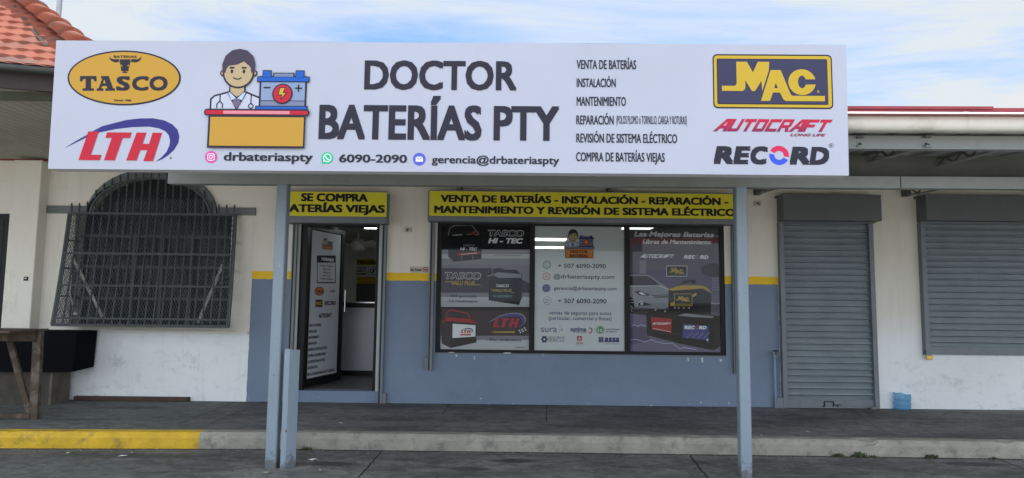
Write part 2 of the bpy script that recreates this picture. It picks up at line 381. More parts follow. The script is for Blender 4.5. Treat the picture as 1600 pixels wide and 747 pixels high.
ground_mat('walkway_concrete', (0.090, 0.090, 0.089), (0.285, 0.277, 0.263),
           lines=[(-9.0, 8.31, 9.0, 8.31, 0.05, 0.55), (*gp(706, 627, ZS), *gp(690, 648, ZS), 0.012, 0.7), (*gp(853, 627, ZS), *gp(854, 660, ZS), 0.012, 0.8), (*gp(1330, 640, ZS), *gp(1370, 668, ZS), 0.010, 0.7), (*gp(415, 628, ZS), *gp(330, 660, ZS), 0.025, 0.5), (*gp(372, 626, ZS), *gp(280, 662, ZS), 0.03, 0.4), (*gp(550, 640, ZS), *gp(500, 668, ZS), 0.008, 0.5)],  # first strip darkens the wall foot: grime with contact shade in the colour
           blots=[(*gp(980, 650, ZS), 0.5, 0.1, 0.35), (*gp(210, 637, ZS), 0.5, 0.12, 0.5), (*gp(1450, 660, ZS), 0.6, 0.1, 0.35), (*gp(100, 655, ZS), 0.7, 0.1, 0.4)],
           green=(-2.0, 1.8, (0.105, 0.120, 0.116), (0.215, 0.232, 0.222)))
mat('pale_concrete', (0.40, 0.385, 0.35), 0.85, var=0.12, vscale=1.2, bump=0.4, bscale=40, dirt=((0.2, 0.19, 0.17), 0.5, 0.8))
mat('kerb_concrete', (0.28, 0.265, 0.222), 0.85, var=0.22, vscale=4.0, bump=0.9, bscale=45, dirt=((0.09, 0.09, 0.08), 0.85, 7.0))
mat('kerb_yellow', (0.58, 0.36, 0.018), 0.7, var=0.15, vscale=5.0, bump=0.6, bscale=45, dirt=((0.10, 0.09, 0.05), 0.85, 5.5))
def post_mat():
    m = mat('post_paint', (0.20, 0.265, 0.32), 0.42); t = m.node_tree; b = t.nodes['Principled BSDF']
    p = N(t, 'ShaderNodeNewGeometry').outputs['Position']; sp = N(t, 'ShaderNodeSeparateXYZ'); t.links.new(p, sp.inputs[0])
    c = MIX(t, RAMP(t, NOISE(t, MAP(t, p, (6, 6, 1.2)), 1.0, 6, 0.6), ((0.3, 0.0), (0.7, 1.0))), (0.185, 0.235, 0.280), (0.225, 0.280, 0.330))
    foot = M2(t, 'MULTIPLY', M2(t, 'SUBTRACT', 0.22, sp.outputs[2]), 1.6, clamp=True)
    f = M2(t, 'ADD', NOISE(t, p, 16.0, 6, 0.7), foot)
    c = MIX(t, RAMP(t, f, ((0.66, 0.0), (0.82, 0.8))), c, (0.085, 0.085, 0.08))
    c = MIX(t, RAMP(t, NOISE(t, p, 30.0, 3, 0.6), ((0.70, 0.0), (0.73, 0.9))), c, (0.12, 0.06, 0.035))
    c = MIX(t, RAMP(t, NOISE(t, MAP(t, p, (40, 40, 9), (3, 1, 0)), 1.0, 3), ((0.70, 0.0), (0.74, 0.6))), c, (0.42, 0.45, 0.46))
    t.links.new(c, b.inputs['Base Color'])
    bn = N(t, 'ShaderNodeBump'); bn.inputs['Strength'].default_value = 0.25; bn.inputs['Distance'].default_value = 0.01
    t.links.new(NOISE(t, p, 11.0, 4), bn.inputs['Height']); t.links.new(bn.outputs[0], b.inputs['Normal'])
post_mat()
mat('canopy_grey', (0.20, 0.215, 0.205), 0.5, var=0.08, vscale=3.0, dirt=((0.10, 0.10, 0.09), 0.4, 3.0))
mat('canopy_dark', (0.085, 0.09, 0.085), 0.7, var=0.15, vscale=3.0)
mat('roof_sheet_under', (0.34, 0.34, 0.31), 0.55, metal=0.2, var=0.12, vscale=4.0)
mat('roof_red', (0.26, 0.018, 0.028), 0.4, var=0.12, vscale=5)
mat('gutter_paint', (0.80, 0.79, 0.73), 0.25, spec=0.7, metal=0.0, var=0.06, vscale=3.0, bump=0.05, bscale=5, dirt=((0.28, 0.25, 0.2), 0.5, 2.5))
mat('shutter_grey', (0.140, 0.172, 0.190), 0.45, spec=0.4, var=0.12, vscale=3.0, dirt=((0.17, 0.19, 0.20), 0.45, 3.0))
def paint_ledge_light(name, ledge_light):  # lighter colour on upward faces: highlight lines painted on the slat ledges
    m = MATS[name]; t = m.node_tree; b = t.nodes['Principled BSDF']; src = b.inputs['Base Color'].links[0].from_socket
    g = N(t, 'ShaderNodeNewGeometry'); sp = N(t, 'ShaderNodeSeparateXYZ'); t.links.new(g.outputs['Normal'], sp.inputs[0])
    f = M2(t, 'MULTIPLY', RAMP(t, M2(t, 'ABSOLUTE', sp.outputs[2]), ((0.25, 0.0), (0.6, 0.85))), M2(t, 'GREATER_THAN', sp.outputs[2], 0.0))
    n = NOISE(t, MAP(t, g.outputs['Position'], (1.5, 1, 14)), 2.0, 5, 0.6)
    t.links.new(MIX(t, M2(t, 'MULTIPLY', f, RAMP(t, n, ((0.25, 0.4), (0.7, 1.0)))), src, ledge_light), b.inputs['Base Color'])
paint_ledge_light('shutter_grey', (0.36, 0.385, 0.39))
mat('shutter_dark', (0.095, 0.108, 0.110), 0.5, var=0.07, vscale=3.0, dirt=((0.13, 0.13, 0.12), 0.3, 5.0))
mat('guide_grey', (0.150, 0.168, 0.185), 0.5, var=0.08, vscale=4.0, dirt=((0.08, 0.08, 0.08), 0.4, 6.0))
mat('black_frame', (0.009, 0.009, 0.010), 0.45, spec=0.2)
mat('band_grey', (0.135, 0.150, 0.155), 0.65, var=0.1, vscale=4)
mat('iron', (0.052, 0.059, 0.059), 0.5, spec=0.4, var=0.2, vscale=10)
mat('iron_mesh', (0.060, 0.068, 0.070), 0.45, metal=0.35, var=0.2, vscale=8)
mat('worn_brace', (0.40, 0.38, 0.34), 0.7, var=0.3, vscale=9, dirt=((0.16, 0.09, 0.05), 0.8, 12))
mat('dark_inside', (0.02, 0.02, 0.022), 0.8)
mat('room_wall', (0.68, 0.68, 0.64), 0.8, var=0.05, vscale=2)
mat('room_floor', (0.10, 0.095, 0.09), 0.45, var=0.15, vscale=6)
mat('room_ceiling', (0.45, 0.46, 0.44), 0.8)
mat('room_low', (0.10, 0.11, 0.12), 0.6)
mat('chip_white', (0.55, 0.55, 0.52), 0.8)
mat('steel', (0.55, 0.55, 0.55), 0.25, metal=0.9)
mat('white_plastic', (0.62, 0.62, 0.60), 0.4)
mat('white_trim', (0.42, 0.43, 0.42), 0.6, var=0.05)
mat('brass', (0.55, 0.36, 0.09), 0.3, metal=0.85)
mat('old_wood', (0.070, 0.046, 0.030), 0.8, var=0.35, vscale=9, bump=0.8, bscale=30, dirt=((0.30, 0.27, 0.23), 0.55, 6))
mat('plank_wood', (0.060, 0.032, 0.022), 0.75, var=0.3, vscale=10, bump=0.6, bscale=40)
mat('black_cloth', (0.0045, 0.0048, 0.006), 0.95, spec=0.1)
mat('block_board', (0.115, 0.10, 0.075), 0.85, var=0.3, vscale=6, bump=0.5, bscale=25, dirt=((0.035, 0.033, 0.03), 0.7, 5))
mat('block_board_dark', (0.055, 0.047, 0.037), 0.85, var=0.3, vscale=6, bump=0.5, bscale=25)
mat('stone', (0.19, 0.17, 0.14), 0.9, var=0.3, vscale=20, bump=0.8, bscale=50)
mat('paper', (0.62, 0.61, 0.58), 0.7)
mat('weed', (0.055, 0.085, 0.03), 0.7, var=0.4, vscale=15)
mat('dead_leaf', (0.10, 0.07, 0.035), 0.8)
mat('zinc', (0.33, 0.35, 0.37), 0.45, metal=0.6, var=0.15, vscale=8)

def tile_mat():
    m = bpy.data.materials.new('clay_tile'); m.use_nodes = True; t = m.node_tree; b = t.nodes['Principled BSDF']
    g = N(t, 'ShaderNodeNewGeometry'); p = g.outputs['Position']
    n = NOISE(t, p, 3.0, 5, 0.6)
    c = MIX(t, RAMP(t, n, ((0.3, 0.0), (0.7, 1.0))), (0.205, 0.040, 0.016), (0.27, 0.062, 0.028))
    s = NOISE(t, MAP(t, p, (0.55, 0.55, 2.0), (1.5, 0, 0.2)), 1.5, 7, 0.65, 0.8)
    c = MIX(t, RAMP(t, s, ((0.53, 0.0), (0.66, 0.8))), c, (0.10, 0.07, 0.058))
    t.links.new(c, b.inputs['Base Color']); b.inputs['Roughness'].default_value = 0.8
    bn = N(t, 'ShaderNodeBump'); bn.inputs['Strength'].default_value = 0.4; bn.inputs['Distance'].default_value = 0.006
    t.links.new(NOISE(t, p, 40.0, 4), bn.inputs['Height']); t.links.new(bn.outputs[0], b.inputs['Normal'])
    MATS['clay_tile'] = m
tile_mat()

def glass_mat(name, refl=0.9, tint=(0.9, 0.93, 0.92)):
    m = bpy.data.materials.new(name); m.use_nodes = True; t = m.node_tree; t.nodes.clear()
    tr = N(t, 'ShaderNodeBsdfTransparent'); tr.inputs[0].default_value = (*tint, 1)
    gl = N(t, 'ShaderNodeBsdfGlossy'); gl.inputs['Roughness'].default_value = 0.03
    fr = N(t, 'ShaderNodeFresnel'); fr.inputs[0].default_value = 1.5
    mx = N(t, 'ShaderNodeMixShader'); t.links.new(M2(t, 'MULTIPLY', fr.outputs[0], refl), mx.inputs[0])
    t.links.new(tr.outputs[0], mx.inputs[1]); t.links.new(gl.outputs[0], mx.inputs[2])
    o = N(t, 'ShaderNodeOutputMaterial'); t.links.new(mx.outputs[0], o.inputs[0])
    MATS[name] = m
glass_mat('pane_glass', 0.6)
glass_mat('dusty_glass', 0.25)

def film_mat(name, col, opaque, z0=None, z1=None, top=None):
    """printed window film, part see-through"""
    m = bpy.data.materials.new(name); m.use_nodes = True; t = m.node_tree
    b = t.nodes['Principled BSDF']; b.inputs['Base Color'].default_value = (*col, 1); b.inputs['Roughness'].default_value = 0.4
    tr = N(t, 'ShaderNodeBsdfTransparent'); mx = N(t, 'ShaderNodeMixShader'); o = t.nodes['Material Output']
    mx.inputs[0].default_value = opaque
    if z0 is not None:
        tc = N(t, 'ShaderNodeTexCoord'); sp = N(t, 'ShaderNodeSeparateXYZ'); t.links.new(tc.outputs['Object'], sp.inputs[0])
        f = M2(t, 'DIVIDE', M2(t, 'SUBTRACT', sp.outputs[2], z0), z1 - z0, clamp=True)
        t.links.new(M2(t, 'ADD', opaque, M2(t, 'MULTIPLY', f, top - opaque)), mx.inputs[0])
    t.links.new(tr.outputs[0], mx.inputs[1]); t.links.new(b.outputs[0], mx.inputs[2]); t.links.new(mx.outputs[0], o.inputs[0])
    MATS[name] = m

def lamp_mat(name, col, s):
    m = bpy.data.materials.new(name); m.use_nodes = True; t = m.node_tree; t.nodes.clear()
    e = N(t, 'ShaderNodeEmission'); e.inputs[0].default_value = (*col, 1); e.inputs[1].default_value = s
    o = N(t, 'ShaderNodeOutputMaterial'); t.links.new(e.outputs[0], o.inputs[0]); MATS[name] = m
lamp_mat('tube_light', (0.92, 1.0, 0.95), 6.0)

def perforated_mat():
    m = bpy.data.materials.new('perforated_steel'); m.use_nodes = True; t = m.node_tree; b = t.nodes['Principled BSDF']
    g = N(t, 'ShaderNodeNewGeometry'); p = g.outputs['Position']; sp = N(t, 'ShaderNodeSeparateXYZ'); t.links.new(p, sp.inputs[0])
    def cell(v): return M2(t, 'ABSOLUTE', M2(t, 'SUBTRACT', M2(t, 'FRACT', M2(t, 'MULTIPLY', v, 48.0)), 0.5))
    d = M2(t, 'MAXIMUM', cell(sp.outputs[0]), cell(sp.outputs[2]))
    c = MIX(t, M2(t, 'GREATER_THAN', d, 0.40), (0.40, 0.40, 0.42), (0.31, 0.31, 0.33))
    t.links.new(c, b.inputs['Base Color']); b.inputs['Roughness'].default_value = 0.4; b.inputs['Metallic'].default_value = 0.25
    MATS['perforated_steel'] = m
perforated_mat()

def jug_mat():
    m = bpy.data.materials.new('blue_plastic'); m.use_nodes = True; t = m.node_tree; b = t.nodes['Principled BSDF']
    b.inputs['Base Color'].default_value = (0.20, 0.42, 0.62, 1); b.inputs['Roughness'].default_value = 0.25
    tr = N(t, 'ShaderNodeBsdfTranslucent'); tr.inputs[0].default_value = (0.30, 0.60, 0.85, 1)
    mx = N(t, 'ShaderNodeMixShader'); mx.inputs[0].default_value = 0.5; o = t.nodes['Material Output']
    tp = N(t, 'ShaderNodeBsdfTransparent'); tp.inputs[0].default_value = (0.55, 0.80, 0.95, 1); m2 = N(t, 'ShaderNodeMixShader'); m2.inputs[0].default_value = 0.38
    t.links.new(b.outputs[0], mx.inputs[1]); t.links.new(tr.outputs[0], mx.inputs[2]); t.links.new(mx.outputs[0], m2.inputs[1]); t.links.new(tp.outputs[0], m2.inputs[2]); t.links.new(m2.outputs[0], o.inputs[0])
    MATS['blue_plastic'] = m
jug_mat()

# ------------------------------------------------------------------ printed artwork on a flat board
_fc = bpy.data.curves.new('lettering_source', 'FONT'); _fo = bpy.data.objects.new('lettering_source', _fc)
_fc.resolution_u = 3
_capc = {}
ACC = dict(zip('ÁÉÍÓÚáéíóú', 'AEIOUaeıou'))
def _raw(s, bold, shear, space):
    _fc.body = s; _fc.offset = 0.0; _fc.shear = shear; _fc.space_character = space
    me = _fo.to_mesh()
    vs = [(v.co.x, v.co.y) for v in me.vertices]; fs = [tuple(p.vertices) for p in me.polygons]
    _fo.to_mesh_clear()
    return vs, fs
def glyphs(s, bold, shear, space=1.0):
    base = ''.join(ACC.get(c, c) for c in s)
    vs, fs = _raw(base, bold, shear, space)
    vs = list(vs); fs = list(fs)
    for i, c in enumerate(s):                   # accents drawn as slanted strokes of their own
        if c not in ACC: continue
        pv = _raw(base[:i].rstrip() or ' ', bold, 0, space)[0]; qv = _raw(base[:i + 1], bold, 0, space)[0]
        x0 = max([v[0] for v in pv], default=0.0); g = [v for v in qv if v[0] > x0 + 0.005]
        a, b, h = min(v[0] for v in g), max(v[0] for v in g), max(v[1] for v in g)
        cx = (a + b) / 2; w = 0.055; y0 = h + 0.055; y1 = y0 + 0.15; k = len(vs)
        vs += [(x + shear * y, y) for x, y in ((cx - w - 0.01, y0), (cx + w - 0.04, y0), (cx + w + 0.09, y1), (cx - w + 0.06, y1))]; fs.append((k, k + 1, k + 2, k + 3))
    return vs, fs
def cap_h(bold):
    if bold not in _capc:
        vs, _ = glyphs('H', bold, 0); _capc[bold] = (min(v[1] for v in vs) - bold, max(v[1] for v in vs) + bold)
    return _capc[bold]

class Art:
    """flat printing on a board: design coordinates are photo pixels measured on that board, turned into board metres"""
    STEP = 0.0016
    def __init__(s, O, ux, uz):
        s.O = Vector(O); s.ux = Vector(ux).normalized(); s.uz = (Vector(uz) - s.ux * Vector(uz).dot(s.ux)).normalized(); s.n = s.ux.cross(s.uz)
        y = -s.n
        s.mw = Matrix(((s.ux.x, y.x, s.uz.x, s.O.x), (s.ux.y, y.y, s.uz.y, s.O.y), (s.ux.z, y.z, s.uz.z, s.O.z), (0, 0, 0, 1)))
        s.anc = None; s.off = 0.0; s.mb = MB()
    def loc(s, px, py):
        d = onP(px, py, s.O, s.n) - s.O; return d.dot(s.ux), d.dot(s.uz)
    def anchor(s, px, py, k=1.0, ref=None):
        """shapes that follow are drawn around this point; with ref, coordinates are read relative to ref and scaled by k"""
        u, v = s.loc(px, py); u1, _ = s.loc(px + 1, py); _, v1 = s.loc(px, py - 1)
        s.anc = (u, v, (u1 - u) * k, (v1 - v) * k, *(ref or (px, py)))
    def free(s): s.anc = None
    def pt(s, x, y):
        if s.anc:
            u, v, su, sv, rx, ry = s.anc; return u + (x - rx) * su, v - (y - ry) * sv
        return s.loc(x, y)
    def put(s, uv, layer): return (uv[0], -(s.off + layer * s.STEP), uv[1])
    def poly(s, loops, m, layer=1):
        if not isinstance(loops[0][0], (tuple, list)): loops = [loops]
        ls = [[s.pt(*p) for p in L] for L in loops]
        fl = [p for L in ls for p in L]
        tr = tessellate_polygon([[Vector((p[0], p[1], 0)) for p in L] for L in ls])
        fs = []
        for a, b, c in tr:
            (ax, ay), (bx, by), (cx, cy) = fl[a], fl[b], fl[c]
            fs.append((a, b, c) if (bx - ax) * (cy - ay) - (by - ay) * (cx - ax) > 0 else (a, c, b))
        s.mb.add([s.put(p, layer) for p in fl], fs, m)
    def rect(s, x0, y0, x1, y1, m, layer=1): s.poly([(x0, y0), (x1, y0), (x1, y1), (x0, y1)], m, layer)
    def rrect(s, x0, y0, x1, y1, r, m, layer=1):
        L = []
        for cx, cy, a in ((x1 - r, y0 + r, -90), (x1 - r, y1 - r, 0), (x0 + r, y1 - r, 90), (x0 + r, y0 + r, 180)):
            for k in range(5): t = R(a + k * 22.5); L.append((cx + r * math.cos(t), cy + r * math.sin(t)))
        s.poly(L, m, layer)
    @staticmethod
    def circ(cx, cy, rx, ry, n=28, a0=0, a1=360):
        full = abs(a1 - a0 - 360) < 1e-6
        return [(cx + rx * math.cos(R(a0 + (a1 - a0) * k / (n if full else n - 1))), cy + ry * math.sin(R(a0 + (a1 - a0) * k / (n if full else n - 1)))) for k in range(n)]
    def ell(s, cx, cy, rx, ry, m, layer=1, n=28): s.poly(s.circ(cx, cy, rx, ry, n), m, layer)
    def ring(s, cx, cy, rx, ry, w, m, layer=1, n=28): s.poly([s.circ(cx, cy, rx, ry, n), s.circ(cx, cy, rx - w, ry - w, n)], m, layer)
    def arc(s, cx, cy, rx, ry, w, a0, a1, m, layer=1, n=14):
        s.poly(s.circ(cx, cy, rx, ry, n, a0, a1) + s.circ(cx, cy, rx - w, ry - w, n, a0, a1)[::-1], m, layer)
    def line(s, pts, w, m, layer=1):
        for (x0, y0), (x1, y1) in zip(pts, pts[1:]):
            L = math.hypot(x1 - x0, y1 - y0) or 1; nx, ny = -(y1 - y0) / L * w / 2, (x1 - x0) / L * w / 2
            s.poly([(x0 + nx, y0 + ny), (x1 + nx, y1 + ny), (x1 - nx, y1 - ny), (x0 - nx, y0 - ny)], m, layer)
    def text(s, body, x0, x1, yt, yb, m, layer=2, bold=0.02, shear=0.0, space=1.0, fat=0.0):
        """capitals fill x0..x1 and yt..yb (cap top to baseline)"""
        vs, fs = glyphs(body, bold, shear, space)
        if not vs: return
        a, b = min(v[0] for v in vs), max(v[0] for v in vs); h0, h1 = cap_h(bold)
        xc, yc = (x0 + x1) / 2, (yt + yb) / 2
        if s.anc:
            u0, v1 = s.pt(x0, yt); u1, v0 = s.pt(x1, yb)
        else:
            u0 = s.loc(x0, yc)[0]; u1 = s.loc(x1, yc)[0]; v1 = s.loc(xc, yt)[1]; v0 = s.loc(xc, yb)[1]
        su, sv = (u1 - u0) / (b - a), (v1 - v0) / (h1 - h0)
        ex, ey = bold + fat, bold                # heavier strokes: the same glyphs again, shifted by a hair
        su = (u1 - u0) / (b - a + 2 * ex); a -= ex
        for k, (dx, dy) in enumerate(((0, 0), (-ex, -ey), (ex, -ey), (ex, ey), (-ex, ey)) if ex > 0.004 else ((0, 0),)):
            s.mb.add([s.put((u0 + (x + dx - a) * su, v0 + (y + dy - h0) * sv), layer + 0.11 * k) for x, y in vs], fs, m)
    def done(s, name, parent):
        o = s.mb.build(name, parent); s.mb = MB(); s.anc = None; return o

def emblem(A, px, py, k, desk='gold', words=None, tone=None):
    """shop emblem: a man in a white coat behind a counter with a car battery on it"""
    A.anchor(px, py, k, (403.4, 153.7))
    c = lambda x, y: (300 + x / 3.395, 60 + y / 3.395)
    P = lambda pts: [c(*p) for p in pts]
    r = 1 / 3.395
    ink = 'ink' if not tone else tone
    A.poly(P([(96, 385), (96, 322), (116, 303), (185, 283), (290, 283), (372, 316), (372, 385)]), ink, 1)
    A.poly(P([(106, 380), (106, 327), (122, 311), (187, 293), (290, 293), (366, 324), (366, 380)]), 'coat', 2)
    A.poly(P([(196, 248), (284, 248), (284, 292), (240, 330), (196, 292)]), ink, 3)
    A.poly(P([(204, 245), (276, 245), (276, 290), (240, 312), (204, 290)]), 'skin', 4)
    A.poly(P([(186, 284), (204, 284), (240, 318), (276, 284), (294, 284), (240, 386)]), ink, 5)
    A.poly(P([(194, 290), (204, 290), (238, 322), (212, 330)]), 'shirt', 6); A.poly(P([(286, 290), (276, 290), (242, 322), (268, 330)]), 'shirt', 6)
    A.poly(P([(226, 322), (254, 322), (262, 345), (240, 376), (218, 345)]), 'tie', 6)
    for pts in ([(150, 303), (150, 335), (135, 350), (135, 372)], [(150, 335), (165, 350), (165, 372)], [(315, 300), (315, 346)]): A.line(P(pts), 6 * r, ink, 3)
    A.ring(*c(315, 360), 15 * r, 15 * r, 6 * r, ink, 3, 14)
    for x in (160, 326): A.ell(*c(x, 186), 17 * r, 17 * r, ink, 3, 14); A.ell(*c(x, 186), 10 * r, 10 * r, 'skin', 4, 14)
    A.ell(*c(243, 182), 85 * r, 86 * r, ink, 5); A.ell(*c(243, 182), 76 * r, 77 * r, 'skin', 6)
    hair = [(158, 186), (155, 140), (170, 95), (205, 65), (245, 57), (285, 66), (318, 96), (331, 140), (328, 186), (312, 186), (306, 155), (270, 124), (235, 141), (190, 148), (178, 165), (174, 186)]
    A.poly(P(hair), 'hair' if not tone else tone, 7)
    for x in (208, 272): A.ell(*c(x, 178), 7 * r, 11 * r, ink, 7, 12); A.rect(*c(x - 13, 154), *c(x + 13, 163), ink, 7)
    A.arc(*c(239, 206), 25 * r, 16 * r, 6 * r, 15, 165, ink, 7)
    if tone: b, bd, bl = 'film_grey', 'film_grey', 'film_navy'
    else: b, bd, bl = 'battery', 'battery_dark', 'blue'
    A.rect(*c(357, 200), *c(608, 384), ink, 4); A.rect(*c(367, 234), *c(599, 330), b, 5); A.rect(*c(367, 334), *c(599, 362), bd, 5)
    A.rect(*c(343, 203), *c(622, 234), ink, 6); A.rect(*c(348, 207), *c(617, 229), bl, 7)
    for a, q in ((371, 419), (546, 594)): A.rect(*c(a, 170), *c(q, 207), ink, 6); A.rect(*c(a + 4, 175), *c(q - 4, 210), bl, 7)
    A.rect(*c(428, 183), *c(541, 205), ink, 6); A.rect(*c(434, 188), *c(535, 205), bd, 7)
    A.rect(*c(340, 359), *c(618, 386), ink, 6); A.rect(*c(346, 364), *c(612, 386), bl, 7)
    A.rect(*c(380, 259), *c(416, 267), ink, 6); A.rect(*c(547, 261), *c(584, 269), ink, 6); A.rect(*c(561, 246), *c(569, 284), ink, 6)
    A.ell(*c(482, 296), 54 * r, 54 * r, ink, 8); A.ell(*c(482, 296), 47 * r, 47 * r, 'red' if not tone else 'film_red', 9)
    A.poly(P([(466, 264), (499, 261), (489, 288), (507, 288), (473, 332), (479, 305), (458, 305)]), ink, 10)
    A.poly(P([(470, 268), (494, 266), (484, 292), (500, 292), (480, 318), (484, 301), (464, 301)]), 'mac_gold', 11)
    A.rrect(*c(73, 378), *c(630, 414), 16 * r, ink, 10); A.rrect(*c(81, 386), *c(622, 407), 9 * r, 'red' if not tone else 'film_grey', 11)
    A.rect(*c(176, 388), *c(526, 405), 'pink_red' if not tone else 'film_grey', 12)
    A.rect(*c(98, 414), *c(610, 583), ink, 10); A.rect(*c(109, 421), *c(602, 572), desk, 11)
    if words:
        A.text('DOCTOR', *c(190, 0)[:1], *c(505, 0)[:1], c(0, 440)[1], c(0, 490)[1], 'ink_black', 13, 0.03)
        A.text('BATERÍAS', *c(180, 0)[:1], *c(508, 0)[:1], c(0, 515)[1], c(0, 562)[1], 'ink_black', 13, 0.03)
    A.free()

def logo_lth(A, px, py, k, letters='red', sw='navy', layer=1):
    """red slanted letters under a blue swoosh; reference box centred on (190, 225)"""
    A.anchor(px, py, k, (190, 225))
    c = lambda x, y: (90 + x / 3.829, 70 + y / 3.829)
    P = lambda pts: [c(*p) for p in pts]
    A.poly(P([(38, 625), (105, 580), (165, 545), (180, 533), (260, 488), (400, 450), (480, 440), (560, 438), (630, 450), (680, 474), (712, 505), (726, 545), (722, 585), (700, 625), (665, 660), (630, 683), (594, 698), (630, 668), (655, 638), (670, 600), (672, 570), (662, 538), (640, 515), (600, 498), (540, 488), (440, 492), (340, 505), (245, 526), (170, 556), (100, 592)]), sw, layer)
    if letters:
        for g in ([(180, 520), (243, 520), (205, 660), (268, 660), (260, 692), (133, 692)],
                  [(293, 525), (440, 525), (432, 558), (388, 558), (350, 692), (285, 692), (323, 558), (285, 558)],
                  [(470, 525), (528, 525), (510, 592), (548, 592), (566, 525), (622, 525), (578, 695), (520, 695), (540, 630), (498, 630), (480, 692), (418, 692)]):
            A.poly(P(g), letters, layer + 1)
    A.free()

def logo_mac(A, px, py, k, gold='mac_gold', back='mac_navy', frame=True, edge='ink', layer=1):
    A.anchor(px, py, k, (1207, 127.4))
    c = lambda x, y: (1100 + x / 7.273, 75 + y / 7.273)
    P = lambda pts: [c(*p) for p in pts]
    if frame:
        A.rrect(*c(100, 73), *c(1459, 690), 7, edge, layer); A.rrect(*c(113, 90), *c(1444, 674), 5.5, gold, layer + 1)
        A.rrect(*c(146, 126), *c(1402, 643), 1.5, edge, layer + 2); A.rect(*c(154, 134), *c(1394, 635), back, layer + 3)
    L = layer + 4
    A.poly(P([(198, 437), (340, 437), (360, 425), (366, 405), (366, 162), (488, 162), (553, 283), (612, 162), (742, 162), (735, 258), (655, 497), (648, 378), (572, 495), (538, 495), (465, 372), (465, 450), (455, 480), (430, 495), (198, 495)]), gold, L)
    A.poly([P([(755, 255), (870, 255), (972, 520), (990, 545), (1362, 545), (1360, 605), (920, 605), (893, 588), (855, 510), (775, 510), (740, 605), (638, 605)]), P([(810, 402), (833, 460), (790, 460)])], gold, L)
    out = Art.circ(1108, 390, 156, 147, 26, -13, -350); inn = Art.circ(1108, 388, 46, 72, 14, -24, -336)
    A.poly(P(out + inn[::-1]), gold, L)
    A.free()

def logo_record(A, px, py, k, ink='ink', ra='crimson', rb='ring_blue', layer=1):
    A.anchor(px, py, k, (1208, 245))
    for ch, a, b in (('R', 1114.8, 1146), ('E', 1145.5, 1173), ('C', 1172.5, 1200), ('R', 1233.5, 1265.5), ('D', 1264.5, 1295.5)):
        A.text(ch, a, b, 229, 257.2, ink, layer, 0.055, 0.16)
    cx, cy = 1217.3, 242.8
    A.arc(cx, cy, 15.4, 15, 8, 208, 370, ra, layer, 16); A.arc(cx, cy, 15.4, 15, 8, 28, 190, rb, layer, 16)
    A.free()

BLOCK = {  # square cut capitals in a unit box: outline, counters
    'A': ([(0, 0), (0.50, 1), (1, 1), (1, 0), (0.70, 0), (0.70, 0.22), (0.42, 0.22), (0.30, 0)], [(0.53, 0.46), (0.70, 0.46), (0.70, 0.74), (0.66, 0.74)]),
    'U': ([(0, 1), (0.28, 1), (0.28, 0.25), (0.72, 0.25), (0.72, 1), (1, 1), (1, 0.12), (0.9, 0), (0, 0)],),
    'T': ([(0, 1), (1, 1), (1, 0.75), (0.66, 0.75), (0.66, 0), (0.36, 0), (0.36, 0.75), (0, 0.75)],),
    'O': ([(0, 0), (0, 1), (0.92, 1), (1, 0.9), (1, 0.1), (0.92, 0)], [(0.28, 0.25), (0.72, 0.25), (0.72, 0.75), (0.28, 0.75)]),
    'C': ([(0, 0), (0, 1), (1, 1), (1, 0.75), (0.28, 0.75), (0.28, 0.25), (1, 0.25), (1, 0)],),
    'R': ([(0, 0), (0, 1), (1, 1), (1, 0.42), (0.86, 0.34), (1, 0), (0.70, 0), (0.58, 0.3), (0.28, 0.3), (0.28, 0)], [(0.28, 0.54), (0.72, 0.54), (0.72, 0.76), (0.28, 0.76)]),
    'F': ([(0, 0), (0, 1), (1, 1), (1, 0.75), (0.28, 0.75), (0.28, 0.60), (0.85, 0.60), (0.85, 0.36), (0.28, 0.36), (0.28, 0)],)}
def logo_autocraft(A, px, py, k, ink='crimson', low='maroon', layer=1):
    A.anchor(px, py, k, (1208, 198))
    x0, yt, yb, pitch, w, sl = 1115.0, 186.3, 206.0, 19.55, 17.9, 0.62
    h = yb - yt
    for i, ch in enumerate('AUTOCRAFT'):
        q = x0 + i * pitch + (-1.6 if ch == 'A' else 0); ww = w + (3.0 if ch == 'A' else 0)
        A.poly([[(q + x * ww + y * h * sl, yb - y * h) for x, y in L] for L in BLOCK[ch]], ink, layer)
    if low: A.text('LONG LIFE', 1234, 1289.7, 208.6, 212.8, low, layer, 0.035, 0.35)
    A.free()

